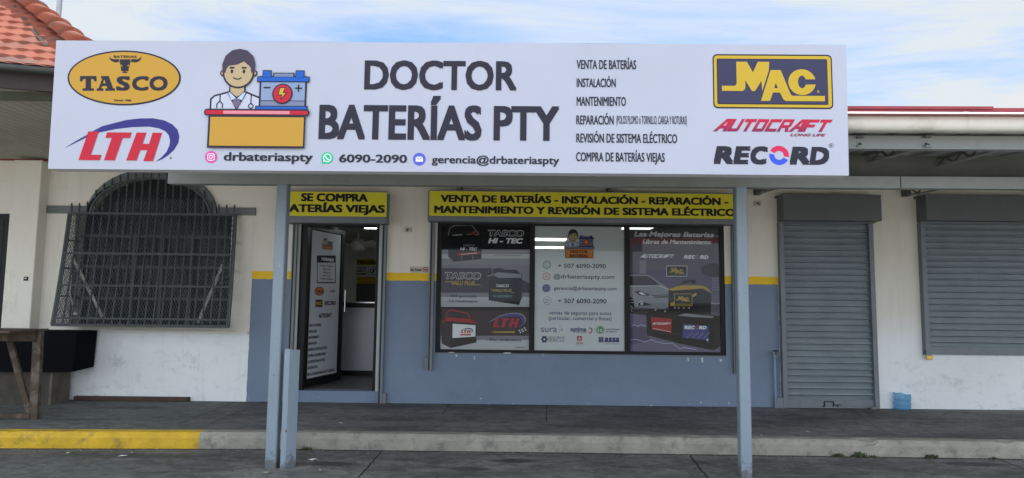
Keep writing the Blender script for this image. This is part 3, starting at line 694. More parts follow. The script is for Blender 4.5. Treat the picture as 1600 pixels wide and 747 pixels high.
# ================================================================== ground, kerb, walkway
def ground():
    b = MB()
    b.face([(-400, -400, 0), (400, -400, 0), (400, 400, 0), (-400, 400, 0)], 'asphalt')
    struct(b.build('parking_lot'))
    b = MB(); b.face([(-60, -70, 0.004), (60, -70, 0.004), (60, 2.6, 0.004), (-60, 2.6, 0.004)], 'pale_concrete'); struct(b.build('bounce_slab'))  # unseen pale slab behind the camera, added to bounce light on the front
KP = [(-14.0, 6.28), (-4.9, 6.36), (-2.2, 6.465), (0.0, 6.45), (3.0, 6.42), (5.2, 6.385), (16.0, 6.25)]   # kerb face, left to right
def kerb_y(x):
    for (xa, ya), (xb, yb) in zip(KP, KP[1:]):
        if xa <= x <= xb: return ya + (yb - ya) * (x - xa) / (xb - xa)
    return KP[-1][1]
KW = 0.13
def walkway():
    b = MB(); n = 60; xs = [-14 + 30 * i / n for i in range(n + 1)]
    for xa, xb in zip(xs, xs[1:]):
        ya, yb = kerb_y(xa) + KW, kerb_y(xb) + KW
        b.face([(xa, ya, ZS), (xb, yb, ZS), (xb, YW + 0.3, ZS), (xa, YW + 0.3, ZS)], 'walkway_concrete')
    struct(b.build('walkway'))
    yx = onY(313.5, 681, 6.465).x
    def run(name, x0, x1, m):
        k = MB(); n = max(2, int((x1 - x0) / 0.05)); rng = random.Random(5)
        prof = [(0.012, -0.02), (0.004, 0.03), (0.0, 0.10), (0.008, 0.136), (0.026, 0.152), (KW, 0.153), (KW, 0.0)]
        vs, fs = [], []
        for i in range(n + 1):
            x = x0 + (x1 - x0) * i / n; y = kerb_y(x)
            for j, (dy, z) in enumerate(prof):
                q = noise.noise(Vector((x * 6, j * 1.3, 2.0))) * 0.006 + noise.noise(Vector((x * 21, j * 2.3, 7.0))) * 0.004
                chip = max(0, noise.noise(Vector((x * 3.1, 9.0, 0))) - 0.36) * 0.09 if j in (3, 4) else 0
                vs.append((x, y + dy + (q if j < 5 else 0) + chip * (j == 3), z + (q * 0.5 if 1 < j < 5 else 0) - chip))
        for i in range(n):
            for j in range(len(prof) - 1):
                a = i * len(prof) + j; fs.append((a, a + len(prof), a + len(prof) + 1, a + 1))
        k.add(vs, fs, m); struct(k.build(name))
    run('yellow_kerb', -14.0, yx, 'kerb_yellow'); run('kerb', yx, 16.0, 'kerb_concrete')
def bay_lines():
    m = bpy.data.materials.new('worn_line'); m.use_nodes = True; t = m.node_tree; b = t.nodes['Principled BSDF']
    b.inputs['Base Color'].default_value = (0.24, 0.20, 0.13, 1); b.inputs['Roughness'].default_value = 0.9
    g = N(t, 'ShaderNodeNewGeometry'); tr = N(t, 'ShaderNodeBsdfTransparent'); mx = N(t, 'ShaderNodeMixShader')
    t.links.new(RAMP(t, NOISE(t, g.outputs['Position'], 9.0, 7, 0.7), ((0.42, 0.0), (0.72, 0.5))), mx.inputs[0])
    t.links.new(tr.outputs[0], mx.inputs[1]); t.links.new(b.outputs[0], mx.inputs[2]); t.links.new(mx.outputs[0], t.nodes['Material Output'].inputs[0])
    MATS['worn_line'] = m
    for (a, c) in (((196, 697), (60, 765)), ((306, 699), (225, 740))):
        p, q = Vector((*gp(*a), 0.004)), Vector((*gp(*c), 0.004)); d = (q - p).normalized(); n = Vector((-d.y, d.x, 0)) * 0.024
        k = MB(); k.face([p - n, q - n, q + n, p + n], 'worn_line'); struct(k.build('parking_line'))
ground(); walkway(); bay_lines()

# ================================================================== the shop building
bld = thing('shop_building', 'long low shop building with cream walls, blue grey dado and yellow stripe', 'building', (0, YW, ZS))
bld_inv = Matrix.Translation((0, -YW, -ZS))
def bpart(mb, name, parent=bld):
    o = mb.build(name, parent)
    if parent is bld: o.matrix_parent_inverse = bld_inv
    return o
def bempty(name):
    o = part(name, bld); o.matrix_parent_inverse = bld_inv; return o

WL, WR, WT = -9.5, 9.5, 3.12
DX0, DX1, DZ0, DZ1 = WX(465, 480), WX(590.5, 480), WZ(525, 611), WZ(525, 349)     # doorway
GX0, GX1, GZ0, GZ1 = WX(681.5, 450), WX(1133, 450), WZ(908, 553.5), WZ(908, 350)   # shop window
AX0, AX1, AZ0, AZ1 = WX(113, 420), WX(359, 420), WZ(240, 508), WZ(240, 332)        # arched window
AZT = WZ(240, 276); AC0, AC1 = WX(136, 334), WX(335, 334)
def arch_pts(x0, x1, z1, zt, n=20):
    return [((x0 + x1) / 2 + (x1 - x0) / 2 * math.cos(math.pi * k / n), z1 + (zt - z1) * math.sin(math.pi * k / n)) for k in range(n + 1)]
def wall():
    b = MB(); th = 0.2
    holes = [[(DX0, DZ0), (DX1, DZ0), (DX1, DZ1), (DX0, DZ1)], [(GX0, GZ0), (GX1, GZ0), (GX1, GZ1), (GX0, GZ1)],
             [(AX0, AZ0), (AX1, AZ0), (AX1, AZ1)] + arch_pts(AC0, AC1, AZ1 + 0.002, AZT) + [(AX0, AZ1)]]
    loops = [[(WL, 0.0), (WR, 0.0), (WR, WT), (WL, WT)]] + holes
    fl = [p for L in loops for p in L]
    tr = tessellate_polygon([[Vector((x, z, 0)) for x, z in L] for L in loops])
    for y, flip in ((YW, False), (YW + th, True)):
        fs = []
        for a, c, d in tr:
            (ax, ay), (bx, by), (cx, cy) = fl[a], fl[c], fl[d]
            ccw = (bx - ax) * (cy - ay) - (by - ay) * (cx - ax) > 0
            fs.append((a, c, d) if ccw != flip else (a, d, c))
        b.add([(x, y, z) for x, z in fl], fs, 'painted_wall')
    for L in loops:
        for (xa, za), (xb, zb) in zip(L, L[1:] + L[:1]):
            b.face([(xa, YW, za), (xb, YW, zb), (xb, YW + th, zb), (xa, YW + th, za)], 'painted_wall')
    bpart(b, 'wall')
    # paint-flaked sill under the shop window, ledge on the left wall, grey lintel band
    s = MB(); zl = WZ(250, 519)
    s.box((WX(58, 519), YW - 0.035, zl - 0.012), (WX(388.5, 519), YW + 0.01, zl + 0.022), 'painted_wall'); bpart(s, 'ledge')
    s = MB(); s.box((WX(68, 329), YW - 0.022, WZ(230, 335)), (WX(139, 329), YW + 0.01, WZ(230, 323)), 'band_grey')
    s.box((WX(341, 329), YW - 0.022, WZ(230, 335)), (WX(400, 329), YW + 0.01, WZ(230, 323)), 'band_grey')
    n = 24; o = arch_pts(WX(139, 321), WX(341, 321), WZ(240, 335), WZ(240, 264.5), n); i = arch_pts(AC0 + 0.02, AC1 - 0.02, WZ(240, 335), WZ(240, 279), n)
    pass
    for k in range(n):
        q = [o[k], o[k + 1], i[k + 1], i[k]]
        f = [(x, YW - 0.05, z) for x, z in q]; g = [(x, YW + 0.01, z) for x, z in q]
        b2 = s; b2.add(f + g, [(0, 1, 2, 3), (0, 4, 5, 1), (2, 6, 7, 3)], 'band_grey')
    bpart(s, 'lintel_band')
wall()

def rooms():
    """inside of the shop and the dark room behind the arched window"""
    b = MB(); y0, y1 = YW + 0.2, 14.0; xa, xb = -3.25, 3.3; zf, zc = DZ0 + 0.002, 2.50
    b.face([(xa, y0, zf), (xb, y0, zf), (xb, y1, zf), (xa, y1, zf)], 'room_floor'); bpart(b, 'shop_floor')
    b = MB()
    b.face([(xa, y1, zf), (xb, y1, zf), (xb, y1, zc), (xa, y1, zc)], 'room_wall')
    b.face([(xa, y0, zf), (xa, y1, zf), (xa, y1, zc), (xa, y0, zc)], 'room_wall'); b.face([(xb, y1, zf), (xb, y0, zf), (xb, y0, zc), (xb, y1, zc)], 'room_wall')
    zy0, zy1 = WZ(550, 443, y1), WZ(550, 432.5, y1)
    b.face([(xa, y1 - 0.004, zf), (xb, y1 - 0.004, zf), (xb, y1 - 0.004, zy0), (xa, y1 - 0.004, zy0)], 'room_low')
    b.face([(xa, y1 - 0.004, zy0), (xb, y1 - 0.004, zy0), (xb, y1 - 0.004, zy1), (xa, y1 - 0.004, zy1)], 'label_yellow')
    bpart(b, 'inner_wall')
    b = MB(); b.box((xa, y0, zc), (xb, y1, zc + 0.05), 'room_ceiling'); bpart(b, 'shop_ceiling')
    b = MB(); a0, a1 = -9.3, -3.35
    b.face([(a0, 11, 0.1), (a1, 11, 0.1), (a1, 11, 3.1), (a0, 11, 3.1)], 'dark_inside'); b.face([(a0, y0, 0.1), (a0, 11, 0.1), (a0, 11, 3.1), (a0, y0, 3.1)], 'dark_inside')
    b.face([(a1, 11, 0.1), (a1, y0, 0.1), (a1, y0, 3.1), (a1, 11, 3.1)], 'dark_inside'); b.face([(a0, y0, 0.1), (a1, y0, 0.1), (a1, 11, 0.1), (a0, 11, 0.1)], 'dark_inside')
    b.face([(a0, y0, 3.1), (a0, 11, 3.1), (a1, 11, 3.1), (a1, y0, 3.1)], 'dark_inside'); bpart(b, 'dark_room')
    # ceiling lamps
    lz = zc - 0.06
    for px, py, lx, ly in ((859, 374.5, 0.27, 0.16), (857, 387, 0.31, 0.17), (996, 356.5, 0.20, 0.12), (580, 355.5, 0.10, 0.10)):
        d = ray(px, py); p = CAM + d * ((lz - CAMZ) / d.z)
        L = thing('ceiling_lamp', {859: 'upper left white tube light seen through the middle window', 857: 'lower left white tube light seen through the middle window', 996: 'white tube light seen through the black top of the right window', 580: 'bright ceiling light seen at the top right of the open doorway'}[px], 'lamp', (p.x, p.y, zc), 'lit tube lights on the shop ceiling')
        h = MB(); h.box((-lx - 0.02, -ly - 0.02, -0.05), (lx + 0.02, ly + 0.02, -0.001), 'white_plastic'); h.build('housing', L)
        h = MB(); h.box((-lx, -ly, -0.068), (lx, ly, -0.0505), 'tube_light'); h.build('tube', L)
rooms()

def roof():
    b = MB(); x0, x1 = -3.2, 9.5
    pts = [(4.84, 2.80), (YW + 4.6, 3.45)]
    b.add([(x0, pts[0][0], pts[0][1]), (x1, pts[0][0] - 0.33, pts[0][1]), (x1, pts[1][0], pts[1][1]), (x0, pts[1][0], pts[1][1])], [(0, 1, 2, 3)], 'roof_red')
    b.box((WL, YW, WT), (x0, 13, WT + 0.05), 'roof_red')
    return b
def shutters():
    def shutter(hx0, hx1, hz0, hz1, gx0, gx1, gz0, gz1, label):
        e = bempty('roller_shutter'); e['label'] = label
        hd = 0.2; gw = 0.055
        b = MB(); b.cbox((hx0, YW - hd, hz0), (hx1, YW + 0.005, hz1), 'shutter_dark', 0.004); b.box((hx0 - 0.03, YW - 0.03, hz1 - 0.03), (hx0, YW, hz1 - 0.004), 'shutter_dark'); bpart(b, 'housing', e)
        b = MB(); b.box((gx0, YW - 0.085, gz1 + 0.005), (gx1 + 0.03, YW - 0.02, hz0 - 0.003), 'guide_grey'); bpart(b, 'lintel_bar', e)
        for xa in (gx0, gx1 - gw):
            b = MB(); b.box((xa, YW - 0.075, gz0), (xa + gw, YW + 0.003, gz1), 'guide_grey'); bpart(b, 'guide_rail', e)
        # slatted curtain
        b = MB(); pitch = 0.0775; z = gz0 + 0.10; xa, xb = gx0 + gw - 0.012, gx1 - gw + 0.012; y = YW - 0.032
        prof = []
        while z < gz1 + 0.02:
            for dz, dy in ((0.0, 0.012), (0.020, 0.013), (0.044, 0.011), (0.047, 0.004), (0.052, -0.008), (0.058, -0.012), (0.063, -0.009), (0.070, 0.002), (0.075, 0.012)): prof.append((z + dz, y + dy))
            z += pitch
        nx = 24; vs, fs = [], []
        for i in range(nx + 1):
            x = xa + (xb - xa) * i / nx
            for zz, yy in prof: vs.append((x, yy + noise.noise(Vector((x * 2.2, zz * 1.8, hx0))) * 0.006, zz + noise.noise(Vector((x * 1.2, zz * 3.0, 4 + hx0))) * 0.0025))
        for i in range(nx):
            for j in range(len(prof) - 1): a = i * len(prof) + j; fs.append((a, a + len(prof), a + len(prof) + 1, a + 1))
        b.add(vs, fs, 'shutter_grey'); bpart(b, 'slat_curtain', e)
        b = MB(); b.cbox((xa, y - 0.012, gz0 + 0.005), (xb, y + 0.02, gz0 + 0.102), 'guide_grey', 0.004); bpart(b, 'bottom_bar', e)
        return e
    YH = YW - 0.2
    e = shutter(WX(1224, 325, YH), WX(1377.5, 325, YH), WZ(1300, 344.5, YH), WZ(1300, 303.5, YH), WX(1217, 480), WX(1364, 480), WZ(1290, 636.5), WZ(1290, 349.5), 'closed grey roller shutter reaching down to the walkway')
    # marks of an old lock plate scratched on the bottom bar
    b = MB(); zb, xb_ = WZ(1290, 630), WX(1293, 630); y = YW - 0.05
    for p, q in (((-0.06, -0.03), (-0.06, 0.028)), ((-0.06, 0.028), (0.05, 0.028)), ((0.05, 0.028), (0.05, -0.03)), ((0.05, -0.012), (0.14, -0.012)), ((0.09, -0.03), (0.11, -0.012)), ((-0.085, -0.035), (-0.06, -0.03))):
        b.bar((xb_ + p[0], y, zb + p[1]), (xb_ + q[0], y, zb + q[1]), 0.012, 0.008, 'black_frame', up=(0, 0, 1))
    bpart(b, 'lock_bar', e)
    shutter(WX(1447, 325, YH), WX(1800, 325, YH), WZ(1500, 344.5, YH), WZ(1500, 304.5, YH), WX(1437, 450), WX(1800, 450), WZ(1500, 554.5), WZ(1500, 350.5), 'closed grey roller shutter over a window, ending above the white wall')
    b = MB(); b.box((WX(1210, 630), YW - 0.07, ZS + 0.002), (WX(1222, 630), YW, ZS + 0.13), 'guide_grey'); bpart(b, 'rail_foot', e)
    # open shutters of the window and the doorway: housing, rails
    def open_shutter(hx0, hx1, hz0, hz1, rails, name):
        e = bempty('raised_shutter'); e['label'] = name
        b = MB(); b.cbox((hx0, YW - 0.2, hz0), (hx1, YW + 0.004, hz1), 'guide_grey', 0.004); bpart(b, 'housing', e)
        for xa, xb, z0, z1 in rails:
            b = MB(); b.box((xa, YW - 0.06, z0), (xb, YW + 0.003, z1), 'guide_grey'); b.box((xa + 0.012, YW - 0.064, z0 + 0.003), (xa + 0.026, YW - 0.0605, z1 - 0.002), 'black_frame'); bpart(b, 'guide_rail', e)
        return e
    z = lambda px, py: WZ(px, py, YH)
    e2 = open_shutter(WX(668.5, 325, YH), WX(1152, 325, YH), z(900, 347.8), z(900, 301), [(WX(671, 460), WX(678.3, 460), WZ(675, 577), z(900, 347.8) - 0.003), (WX(1143, 460), WX(1150, 460), WZ(1147, 583), z(900, 347.8) - 0.003)], 'raised shutter box and rails round the shop window')
    b = MB(); b.box((WX(664, 568), YW - 0.05, WZ(667, 576)), (WX(670.7, 568), YW + 0.002, WZ(667, 558)), 'guide_grey'); bpart(b, 'rail_foot', e2)
    e3 = open_shutter(WX(436, 325, YH), WX(604, 325, YH), z(525, 348.5), z(525, 300), [(WX(595.3, 480), WX(602.3, 480), ZS + 0.003, z(525, 348.5) - 0.003), (WX(455, 480), WX(462, 480), ZS + 0.003, z(525, 348.5) - 0.003)], 'raised shutter box and rails round the open doorway')
    b = MB(); b.box((WX(597.5, 618), YW - 0.05, ZS + 0.003), (WX(604, 618), YW + 0.002, ZS + 0.125), 'guide_grey'); bpart(b, 'rail_foot', e3)
shutters()

def shop_window():
    e = bempty('shop_window'); fw = 0.055; y0, y1 = YW + 0.02, YW + 0.075
    b = MB(); b.box((GX0, y0, GZ0), (GX0 + fw, y1, GZ1), 'black_frame'); b.box((GX1 - fw, y0, GZ0), (GX1, y1, GZ1), 'black_frame')
    b.box((GX0 + fw, y0, GZ0), (GX1 - fw, y1, GZ0 + 0.04), 'black_frame'); b.box((GX0 + fw, y0, GZ1 - 0.028), (GX1 - fw, y1, GZ1), 'black_frame'); bpart(b, 'window_frame', e)
    for px in (831.5, 980.5):
        x = WX(px, 450); b = MB(); b.box((x - 0.033, y0 - 0.004, GZ0 + 0.042), (x + 0.033, y1 - 0.002, GZ1 - 0.03), 'black_frame'); bpart(b, 'mullion', e)
    ms = [GX0 + fw, WX(831.5, 450), WX(980.5, 450), GX1 - fw]
    for i in range(3):
        a = ms[i] + (0.033 if i else 0); c = ms[i + 1] - (0.033 if i < 2 else 0)
        b = MB(); b.face([(a, y0 + 0.012, GZ0 + 0.04), (c, y0 + 0.012, GZ0 + 0.04), (c, y0 + 0.012, GZ1 - 0.028), (a, y0 + 0.012, GZ1 - 0.028)], 'pane_glass'); bpart(b, 'pane', e)
    # thin strip of rough mortar under the frame
    b = MB(); rng = random.Random(3); n = 60; vs = []
    for k in range(n + 1):
        x = GX0 + (GX1 - GX0) * k / n; z = GZ0 - 0.010 - rng.random() * 0.010
        vs += [(x, YW - 0.003, GZ0 - 0.001), (x, YW - 0.003, z), (x, YW + 0.001, z - 0.002)]
    b.add(vs, [(3 * k + a, 3 * k + a + 1, 3 * k + a + 4, 3 * k + a + 3) for k in range(n) for a in (0, 1)], 'guide_grey')
    bpart(b, 'mortar_bed', e)
    for px, py, w, h in ((713, 556, 3, 4), (741, 560, 2, 6), (848, 555, 2, 5), (1075, 562, 3, 6), (1097, 563, 4, 8), (1126, 563.5, 5, 4), (705, 551.5, 10, 2), (792, 552, 14, 2)):
        p, q = onY(px - w / 2, py - h / 2, YW), onY(px + w / 2, py + h / 2, YW); b = MB(); m = (p.x + q.x) / 2
        b.face([(p.x, YW - 0.0025, p.z - 0.006), (m, YW - 0.0025, q.z), (q.x, YW - 0.0025, q.z + 0.008), (q.x - 0.004, YW - 0.0025, p.z), (m - 0.003, YW - 0.0025, p.z + 0.004)], 'chip_white'); bpart(b, 'paint_chip')
shop_window()

# open door, hinged on the left jamb and swung inwards
HP = Vector((WX(476, 480, YW + 0.12), YW + 0.12, DZ0 + 0.02)); FY = 9.33
FPT = onY(533.5, 480, FY); LD = Vector((FPT.x - HP.x, FPT.y - HP.y, 0)); LW = LD.length; LD.normalize()
LN = LD.cross(Vector((0, 0, 1))).normalized()   # faces the street
ZLT = WZ(535, 361, FY)
def door():
    e = bempty('door'); fr = 0.05
    b = MB(); y0, y1 = YW + 0.03, YW + 0.13
    b.box((DX0, y0, DZ0 + 0.003), (DX0 + 0.085, y1, DZ1), 'black_frame'); b.box((DX1 - 0.048, y0, DZ0 + 0.003), (DX1, y1, DZ1), 'black_frame'); b.box((DX0 + 0.085, y0, DZ1 - 0.04), (DX1 - 0.048, y1, DZ1), 'black_frame'); bpart(b, 'door_frame', e)
    b = MB(); b.box((DX1 - 0.004, YW - 0.012, DZ0 + 0.003), (DX1 + 0.045, YW + 0.012, DZ1 + 0.02), 'white_trim'); b.box((DX0 - 0.03, YW - 0.012, DZ0 + 0.003), (DX0 + 0.006, YW + 0.012, DZ1 + 0.02), 'white_trim'); bpart(b, 'door_trim', e)
    z0, z1 = HP.z, ZLT
    def lb(b, u0, u1, za, zb, th, m):
        p = HP + LD * u0; q = HP + LD * u1; n = LN * th
        vs = [p + n, q + n, q - n, p - n]; vs = [Vector((v.x, v.y, za)) for v in vs] + [Vector((v.x, v.y, zb)) for v in vs]
        b.add(vs, [(3, 2, 1, 0), (4, 5, 6, 7), (0, 1, 5, 4), (1, 2, 6, 5), (2, 3, 7, 6), (3, 0, 4, 7)], m)
    b = MB(); lb(b, 0, 0.075, z0, z1, 0.022, 'black_frame'); lb(b, LW - 0.075, LW, z0, z1, 0.022, 'black_frame'); lb(b, 0.076, LW - 0.076, z0, z0 + 0.09, 0.0215, 'black_frame'); lb(b, 0.076, LW - 0.076, z1 - 0.06, z1, 0.0215, 'black_frame'); bpart(b, 'leaf_frame', e)
    b = MB(); lb(b, 0.077, LW - 0.077, z0 + 0.091, z1 - 0.061, 0.003, 'pane_glass'); bpart(b, 'glass_panel', e)
    b = MB(); hx = HP + LD * (LW - 0.035) + LN * 0.07; za, zb = WZ(536, 487, FY), WZ(536, 453, FY)
    b.tube([(hx.x, hx.y, za), (hx.x, hx.y, zb)], 0.014, 'steel', 10)
    for z in (za + 0.03, zb - 0.03):
        q = HP + LD * (LW - 0.035); b.tube([(q.x, q.y, z), (hx.x, hx.y, z)], 0.009, 'steel', 8)
    bpart(b, 'handle', e)
    b = MB(); cy = HP + LD * 0.35 + LN * 0.05; c2 = HP + LD * 0.62 + LN * 0.05
    b.bar((cy.x, cy.y, z1 + 0.03), (c2.x, c2.y, z1 + 0.02), 0.05, 0.05, 'guide_grey'); b.bar((c2.x, c2.y, z1 + 0.05), (DX1 - 0.45, YW + 0.12, z1 + 0.06), 0.02, 0.012, 'steel'); bpart(b, 'door_closer', e)
door()

def arched_window():
    e = bempty('arched_window'); y0, y1 = YW + 0.13, YW + 0.17
    b = MB()
    for pa, pb in (((150, 368), (330, 368)), ((150, 417), (330, 417)), ((150, 467), (330, 467))): b.bar((AX0, y0, WZ(240, pa[1])), (AX1, y0, WZ(240, pb[1])), 0.04, 0.035, 'iron')
    for px in (198, 243, 290): b.bar((WX(px, 440), y0 + 0.005, AZ0), (WX(px, 440), y0 + 0.005, AZ1 - 0.25), 0.035, 0.035, 'iron', up=(0, 1, 0))
    bpart(b, 'casement_bars', e)
    b = MB(); b.face([(AX0 - 0.1, y1, AZ0 - 0.1), (AX1 + 0.1, y1, AZ0 - 0.1), (AX1 + 0.1, y1, AZT + 0.1), (AX0 - 0.1, y1, AZT + 0.1)], 'dusty_glass'); bpart(b, 'pane', e)
arched_window()
bpart(roof(), 'roof')

# ================================================================== canopy on two posts
PL = onZ(421.5, 733, 0.0); PR = onZ(1167.5, 746.5, 0.0)          # feet of the post fronts
CD = Vector((PR.x - PL.x, PR.y - PL.y, 0)).normalized(); CN = Vector((CD.y, -CD.x, 0))   # along the beam, outwards to the street
can = thing('canopy', 'grey metal canopy with gutter on two blue grey posts in front of the shop', 'canopy', (PL.x, PL.y, 0))
cinv = Matrix.Translation((-PL.x, -PL.y, 0))
def cpart(b, name, parent=can):
    o = b.build(name, parent)
    if parent is can: o.matrix_parent_inverse = cinv
    return o
def onC(px, py, d):
    """point of pixel on the vertical plane d metres in front of the post faces"""
    return onP(px, py, PL + CN * d, CN)
def cbar(b, pa, pb, z0, z1, dep, m, chamfer=None):
    """bar whose front top edge runs pa..pb (plan), depth dep backwards"""
    a, c = Vector((pa[0], pa[1], 0)), Vector((pb[0], pb[1], 0)); n = CN * -dep
    vs = [a, c, c + n, a + n]; vs = [(v.x, v.y, z0) for v in vs] + [(v.x, v.y, z1) for v in vs]
    b.add(vs, [(3, 2, 1, 0), (4, 5, 6, 7), (0, 1, 5, 4), (1, 2, 6, 5), (2, 3, 7, 6), (3, 0, 4, 7)], m)
def canopy():
    bz0 = (onC(431, 290, 0).z + onC(1160, 290.3, 0).z) / 2; bz1 = (onC(431, 271.5, 0).z + onC(1160, 273, 0).z) / 2
    pw = 0.094
    for foot in (PL, PR):
        b = MB(); a = foot - CD * (pw / 2) - CN * 0.001; c = foot + CD * (pw / 2) - CN * 0.001
        n = CN * -pw; r = 0.008
        ring = [a + CD * r, c - CD * r, c + n * (r / pw), c + n * (1 - r / pw), c + n - CD * r, a + n + CD * r, a + n * (1 - r / pw), a + n * (r / pw)]
        vs = [(v.x, v.y, z) for z in (-0.02, bz0 - 0.001) for v in ring]
        b.add(vs, [(i, (i + 1) % 8, (i + 1) % 8 + 8, i + 8) for i in range(8)] + [tuple(range(7, -1, -1)), tuple(range(8, 16))], 'post_paint')
        # weld seam and scraped spots
        p = cpart(b, 'post')
        q = foot + CN * 0.002
        for z in (0.62, 1.33, 2.02):
            b = MB(); b.box((q.x - pw / 2 - 0.002, q.y - 0.001, z), (q.x + pw / 2 + 0.002, q.y + 0.002, z + 0.006), 'post_paint'); cpart(b, 'weld_seam', p)
    L = onC(262, 281, 0.0); Rr = onC(1407, 281, 0.0); E = L + CD * 13
    b = MB(); cbar(b, L, Rr - CD * 0.004, bz0, bz1, pw, 'canopy_grey'); cbar(b, Rr + CD * 0.004 + CN * 0.003, E, bz0, bz1, pw, 'canopy_grey'); cpart(b, 'beam')
    # front fascia channel
    d = 0.60
    fz0, fz1 = onC(1450, 233, d).z, onC(1450, 212.3, d).z
    fx0 = onC(400, 220, d); fxe = fx0 + CD * 12
    b = MB(); cbar(b, fx0, fxe, fz0 + 0.012, fz1, 0.06, 'canopy_grey'); cbar(b, fx0 + CN * 0.012, fxe + CN * 0.012, fz0 - 0.002, fz0 + 0.012, 0.072, 'canopy_grey'); cpart(b, 'fascia_channel')
    # dark sheet above the post beam, added for the unlit space behind
    b = MB(); pz = fz1 + 0.012; cbar(b, onC(345, 266, -0.16), onC(345, 266, -0.16) + CD * 12.4, bz1 + 0.03, pz, 0.02, 'canopy_dark'); cpart(b, 'shade_panel')
    # trapezoid roof sheeting seen from below
    b = MB(); xs = []; x = 0.0
    base0 = onC(345, 266, 0.70); base1 = base0 - CN * 3.65
    up0, up1 = fz1 + 0.012, fz1 + 0.245
    pitch = 0.26; prof = ((0.0, 0.0), (0.16, 0.0), (0.175, 0.028), (0.245, 0.028))
    k = 0; vs = []; fs = []
    while k < 46:
        for dx, dz in prof:
            u = CD * (k * pitch + dx); vs.append((base0.x + u.x, base0.y + u.y, up0 + dz)); vs.append((base1.x + u.x, base1.y + u.y, up1 + dz))
        k += 1
    for i in range(len(vs) // 2 - 1): fs.append((2 * i, 2 * i + 1, 2 * i + 3, 2 * i + 2))
    b.add(vs, fs, 'roof_sheet_under'); cpart(b, 'roof_sheet')
    # open web joists from the wall out to the fascia
    for xw in (-0.69, 1.18, 3.05, 4.92, 6.79):
        b = MB(); p0 = Vector((xw + 0.03, YW - 0.01, 0)); t = (YW - fx0.y) ; p1 = Vector((xw + 0.10, kerb_y(xw) - 1.47, 0))
        za, zb = 2.785, fz0 + 0.006; h = 0.085
        b.bar((p0.x, p0.y, za + 0.01), (p1.x, p1.y, zb + 0.01), 0.05, 0.012, 'canopy_grey'); b.bar((p0.x, p0.y, za + h), (p1.x, p1.y, zb + h), 0.05, 0.012, 'canopy_dark')
        n = 26
        for i in range(n):
            f0, f1 = i / n, (i + 1) / n; q0, q1 = p0.lerp(p1, f0), p0.lerp(p1, f1); z0, z1 = za + (zb - za) * f0, za + (zb - za) * f1
            lo, hi = (0.012, h) if i % 2 == 0 else (h, 0.012)
            b.bar((q0.x, q0.y, z0 + lo), (q1.x, q1.y, z1 + hi), 0.014, 0.014, 'canopy_dark')
        b.box((p0.x - 0.035, YW - 0.10, za - 0.004), (p0.x + 0.035, YW + 0.0, za + 0.11), 'canopy_dark')
        cpart(b, 'roof_joist')
    for xw in (3.72, 2.6):
        b = MB(); p0 = Vector((xw, 5.95, 0)); p1 = Vector((xw + 0.05, 4.98, 0)); z = fz0 + 0.006
        b.bar((p0.x, p0.y, z + 0.02), (p1.x, p1.y, z + 0.01), 0.05, 0.012, 'canopy_grey'); b.bar((p0.x, p0.y, z + 0.085), (p1.x, p1.y, z + 0.08), 0.05, 0.012, 'canopy_dark')
        for i in range(10):
            q0, q1 = p0.lerp(p1, i / 10), p0.lerp(p1, (i + 1) / 10); lo, hi = (0.02, 0.082) if i % 2 == 0 else (0.082, 0.02)
            b.bar((q0.x, q0.y, z + lo), (q1.x, q1.y, z + hi), 0.014, 0.014, 'canopy_dark')
        cpart(b, 'roof_joist')
    # half round gutter with red roof edge above
    d = 0.72; gz1 = onC(1450, 176.8, d).z; gz0 = onC(1450, 206, d).z; g0 = onC(400, 190, d); ln = 12.0
    b = MB(); rr = (gz1 - gz0) / 2 * 1.0; n = 14; zc = (gz0 + gz1) / 2; segs = 24; vs = []; fs = []
    prof = [(-0.004, gz1), (0.03, gz1 + 0.001), (0.048, gz1 - 0.012)] + [(0.05 - 0.03 + rr * 0.95 * math.cos(R(35 - 120 * k / n)), zc + rr * math.sin(R(38 - 128 * k / n))) for k in range(n + 1)] + [(-0.06, gz0 + 0.004), (-0.09, gz0 + 0.02)]
    for i in range(segs + 1):
        u = CD * (ln * i / segs)
        for dy, z in prof:
            q = g0 + u + CN * dy; vs.append((q.x, q.y, z + noise.noise(Vector((i * 0.9, dy * 6, 1.0))) * 0.004))
    for i in range(segs):
        for j in range(len(prof) - 1): a = i * len(prof) + j; fs.append((a, a + 1, a + len(prof) + 1, a + len(prof)))
    b.add(vs, fs, 'gutter_paint', True); gut = cpart(b, 'gutter')
    b = MB()
    for px in (1505,):
        q = onC(px, 190, d); u = (q - g0).dot(CD)
        for j in range(len(prof) - 1):
            (da, za), (db, zb) = prof[j], prof[j + 1]; o = 0.004
            A0, A1 = g0 + CD * (u - 0.02) + CN * (da + o), g0 + CD * (u + 0.02) + CN * (da + o); B0, B1 = g0 + CD * (u - 0.02) + CN * (db + o), g0 + CD * (u + 0.02) + CN * (db + o)
            b.face([(A0.x, A0.y, za), (B0.x, B0.y, zb), (B1.x, B1.y, zb), (A1.x, A1.y, za)], 'gutter_paint', True)
    cpart(b, 'gutter_joint', gut)
    rz0, rz1 = gz1 + 0.004, onC(1450, 166.7, d - 0.02).z
    b = MB(); s = onC(1551, 170, d - 0.02)
    cbar(b, g0 - CN * 0.02, s, rz0, rz1 - 0.018, 0.03, 'roof_red'); cbar(b, g0 - CN * 0.008, s + CN * 0.012, rz1 - 0.022, rz1, 0.05, 'roof_red')
    cbar(b, s - CN * 0.004, g0 + CD * ln - CN * 0.024, rz0, rz1 - 0.007, 0.03, 'roof_red'); cpart(b, 'roof_edge')
    return bz0, bz1
BZ0, BZ1 = canopy()

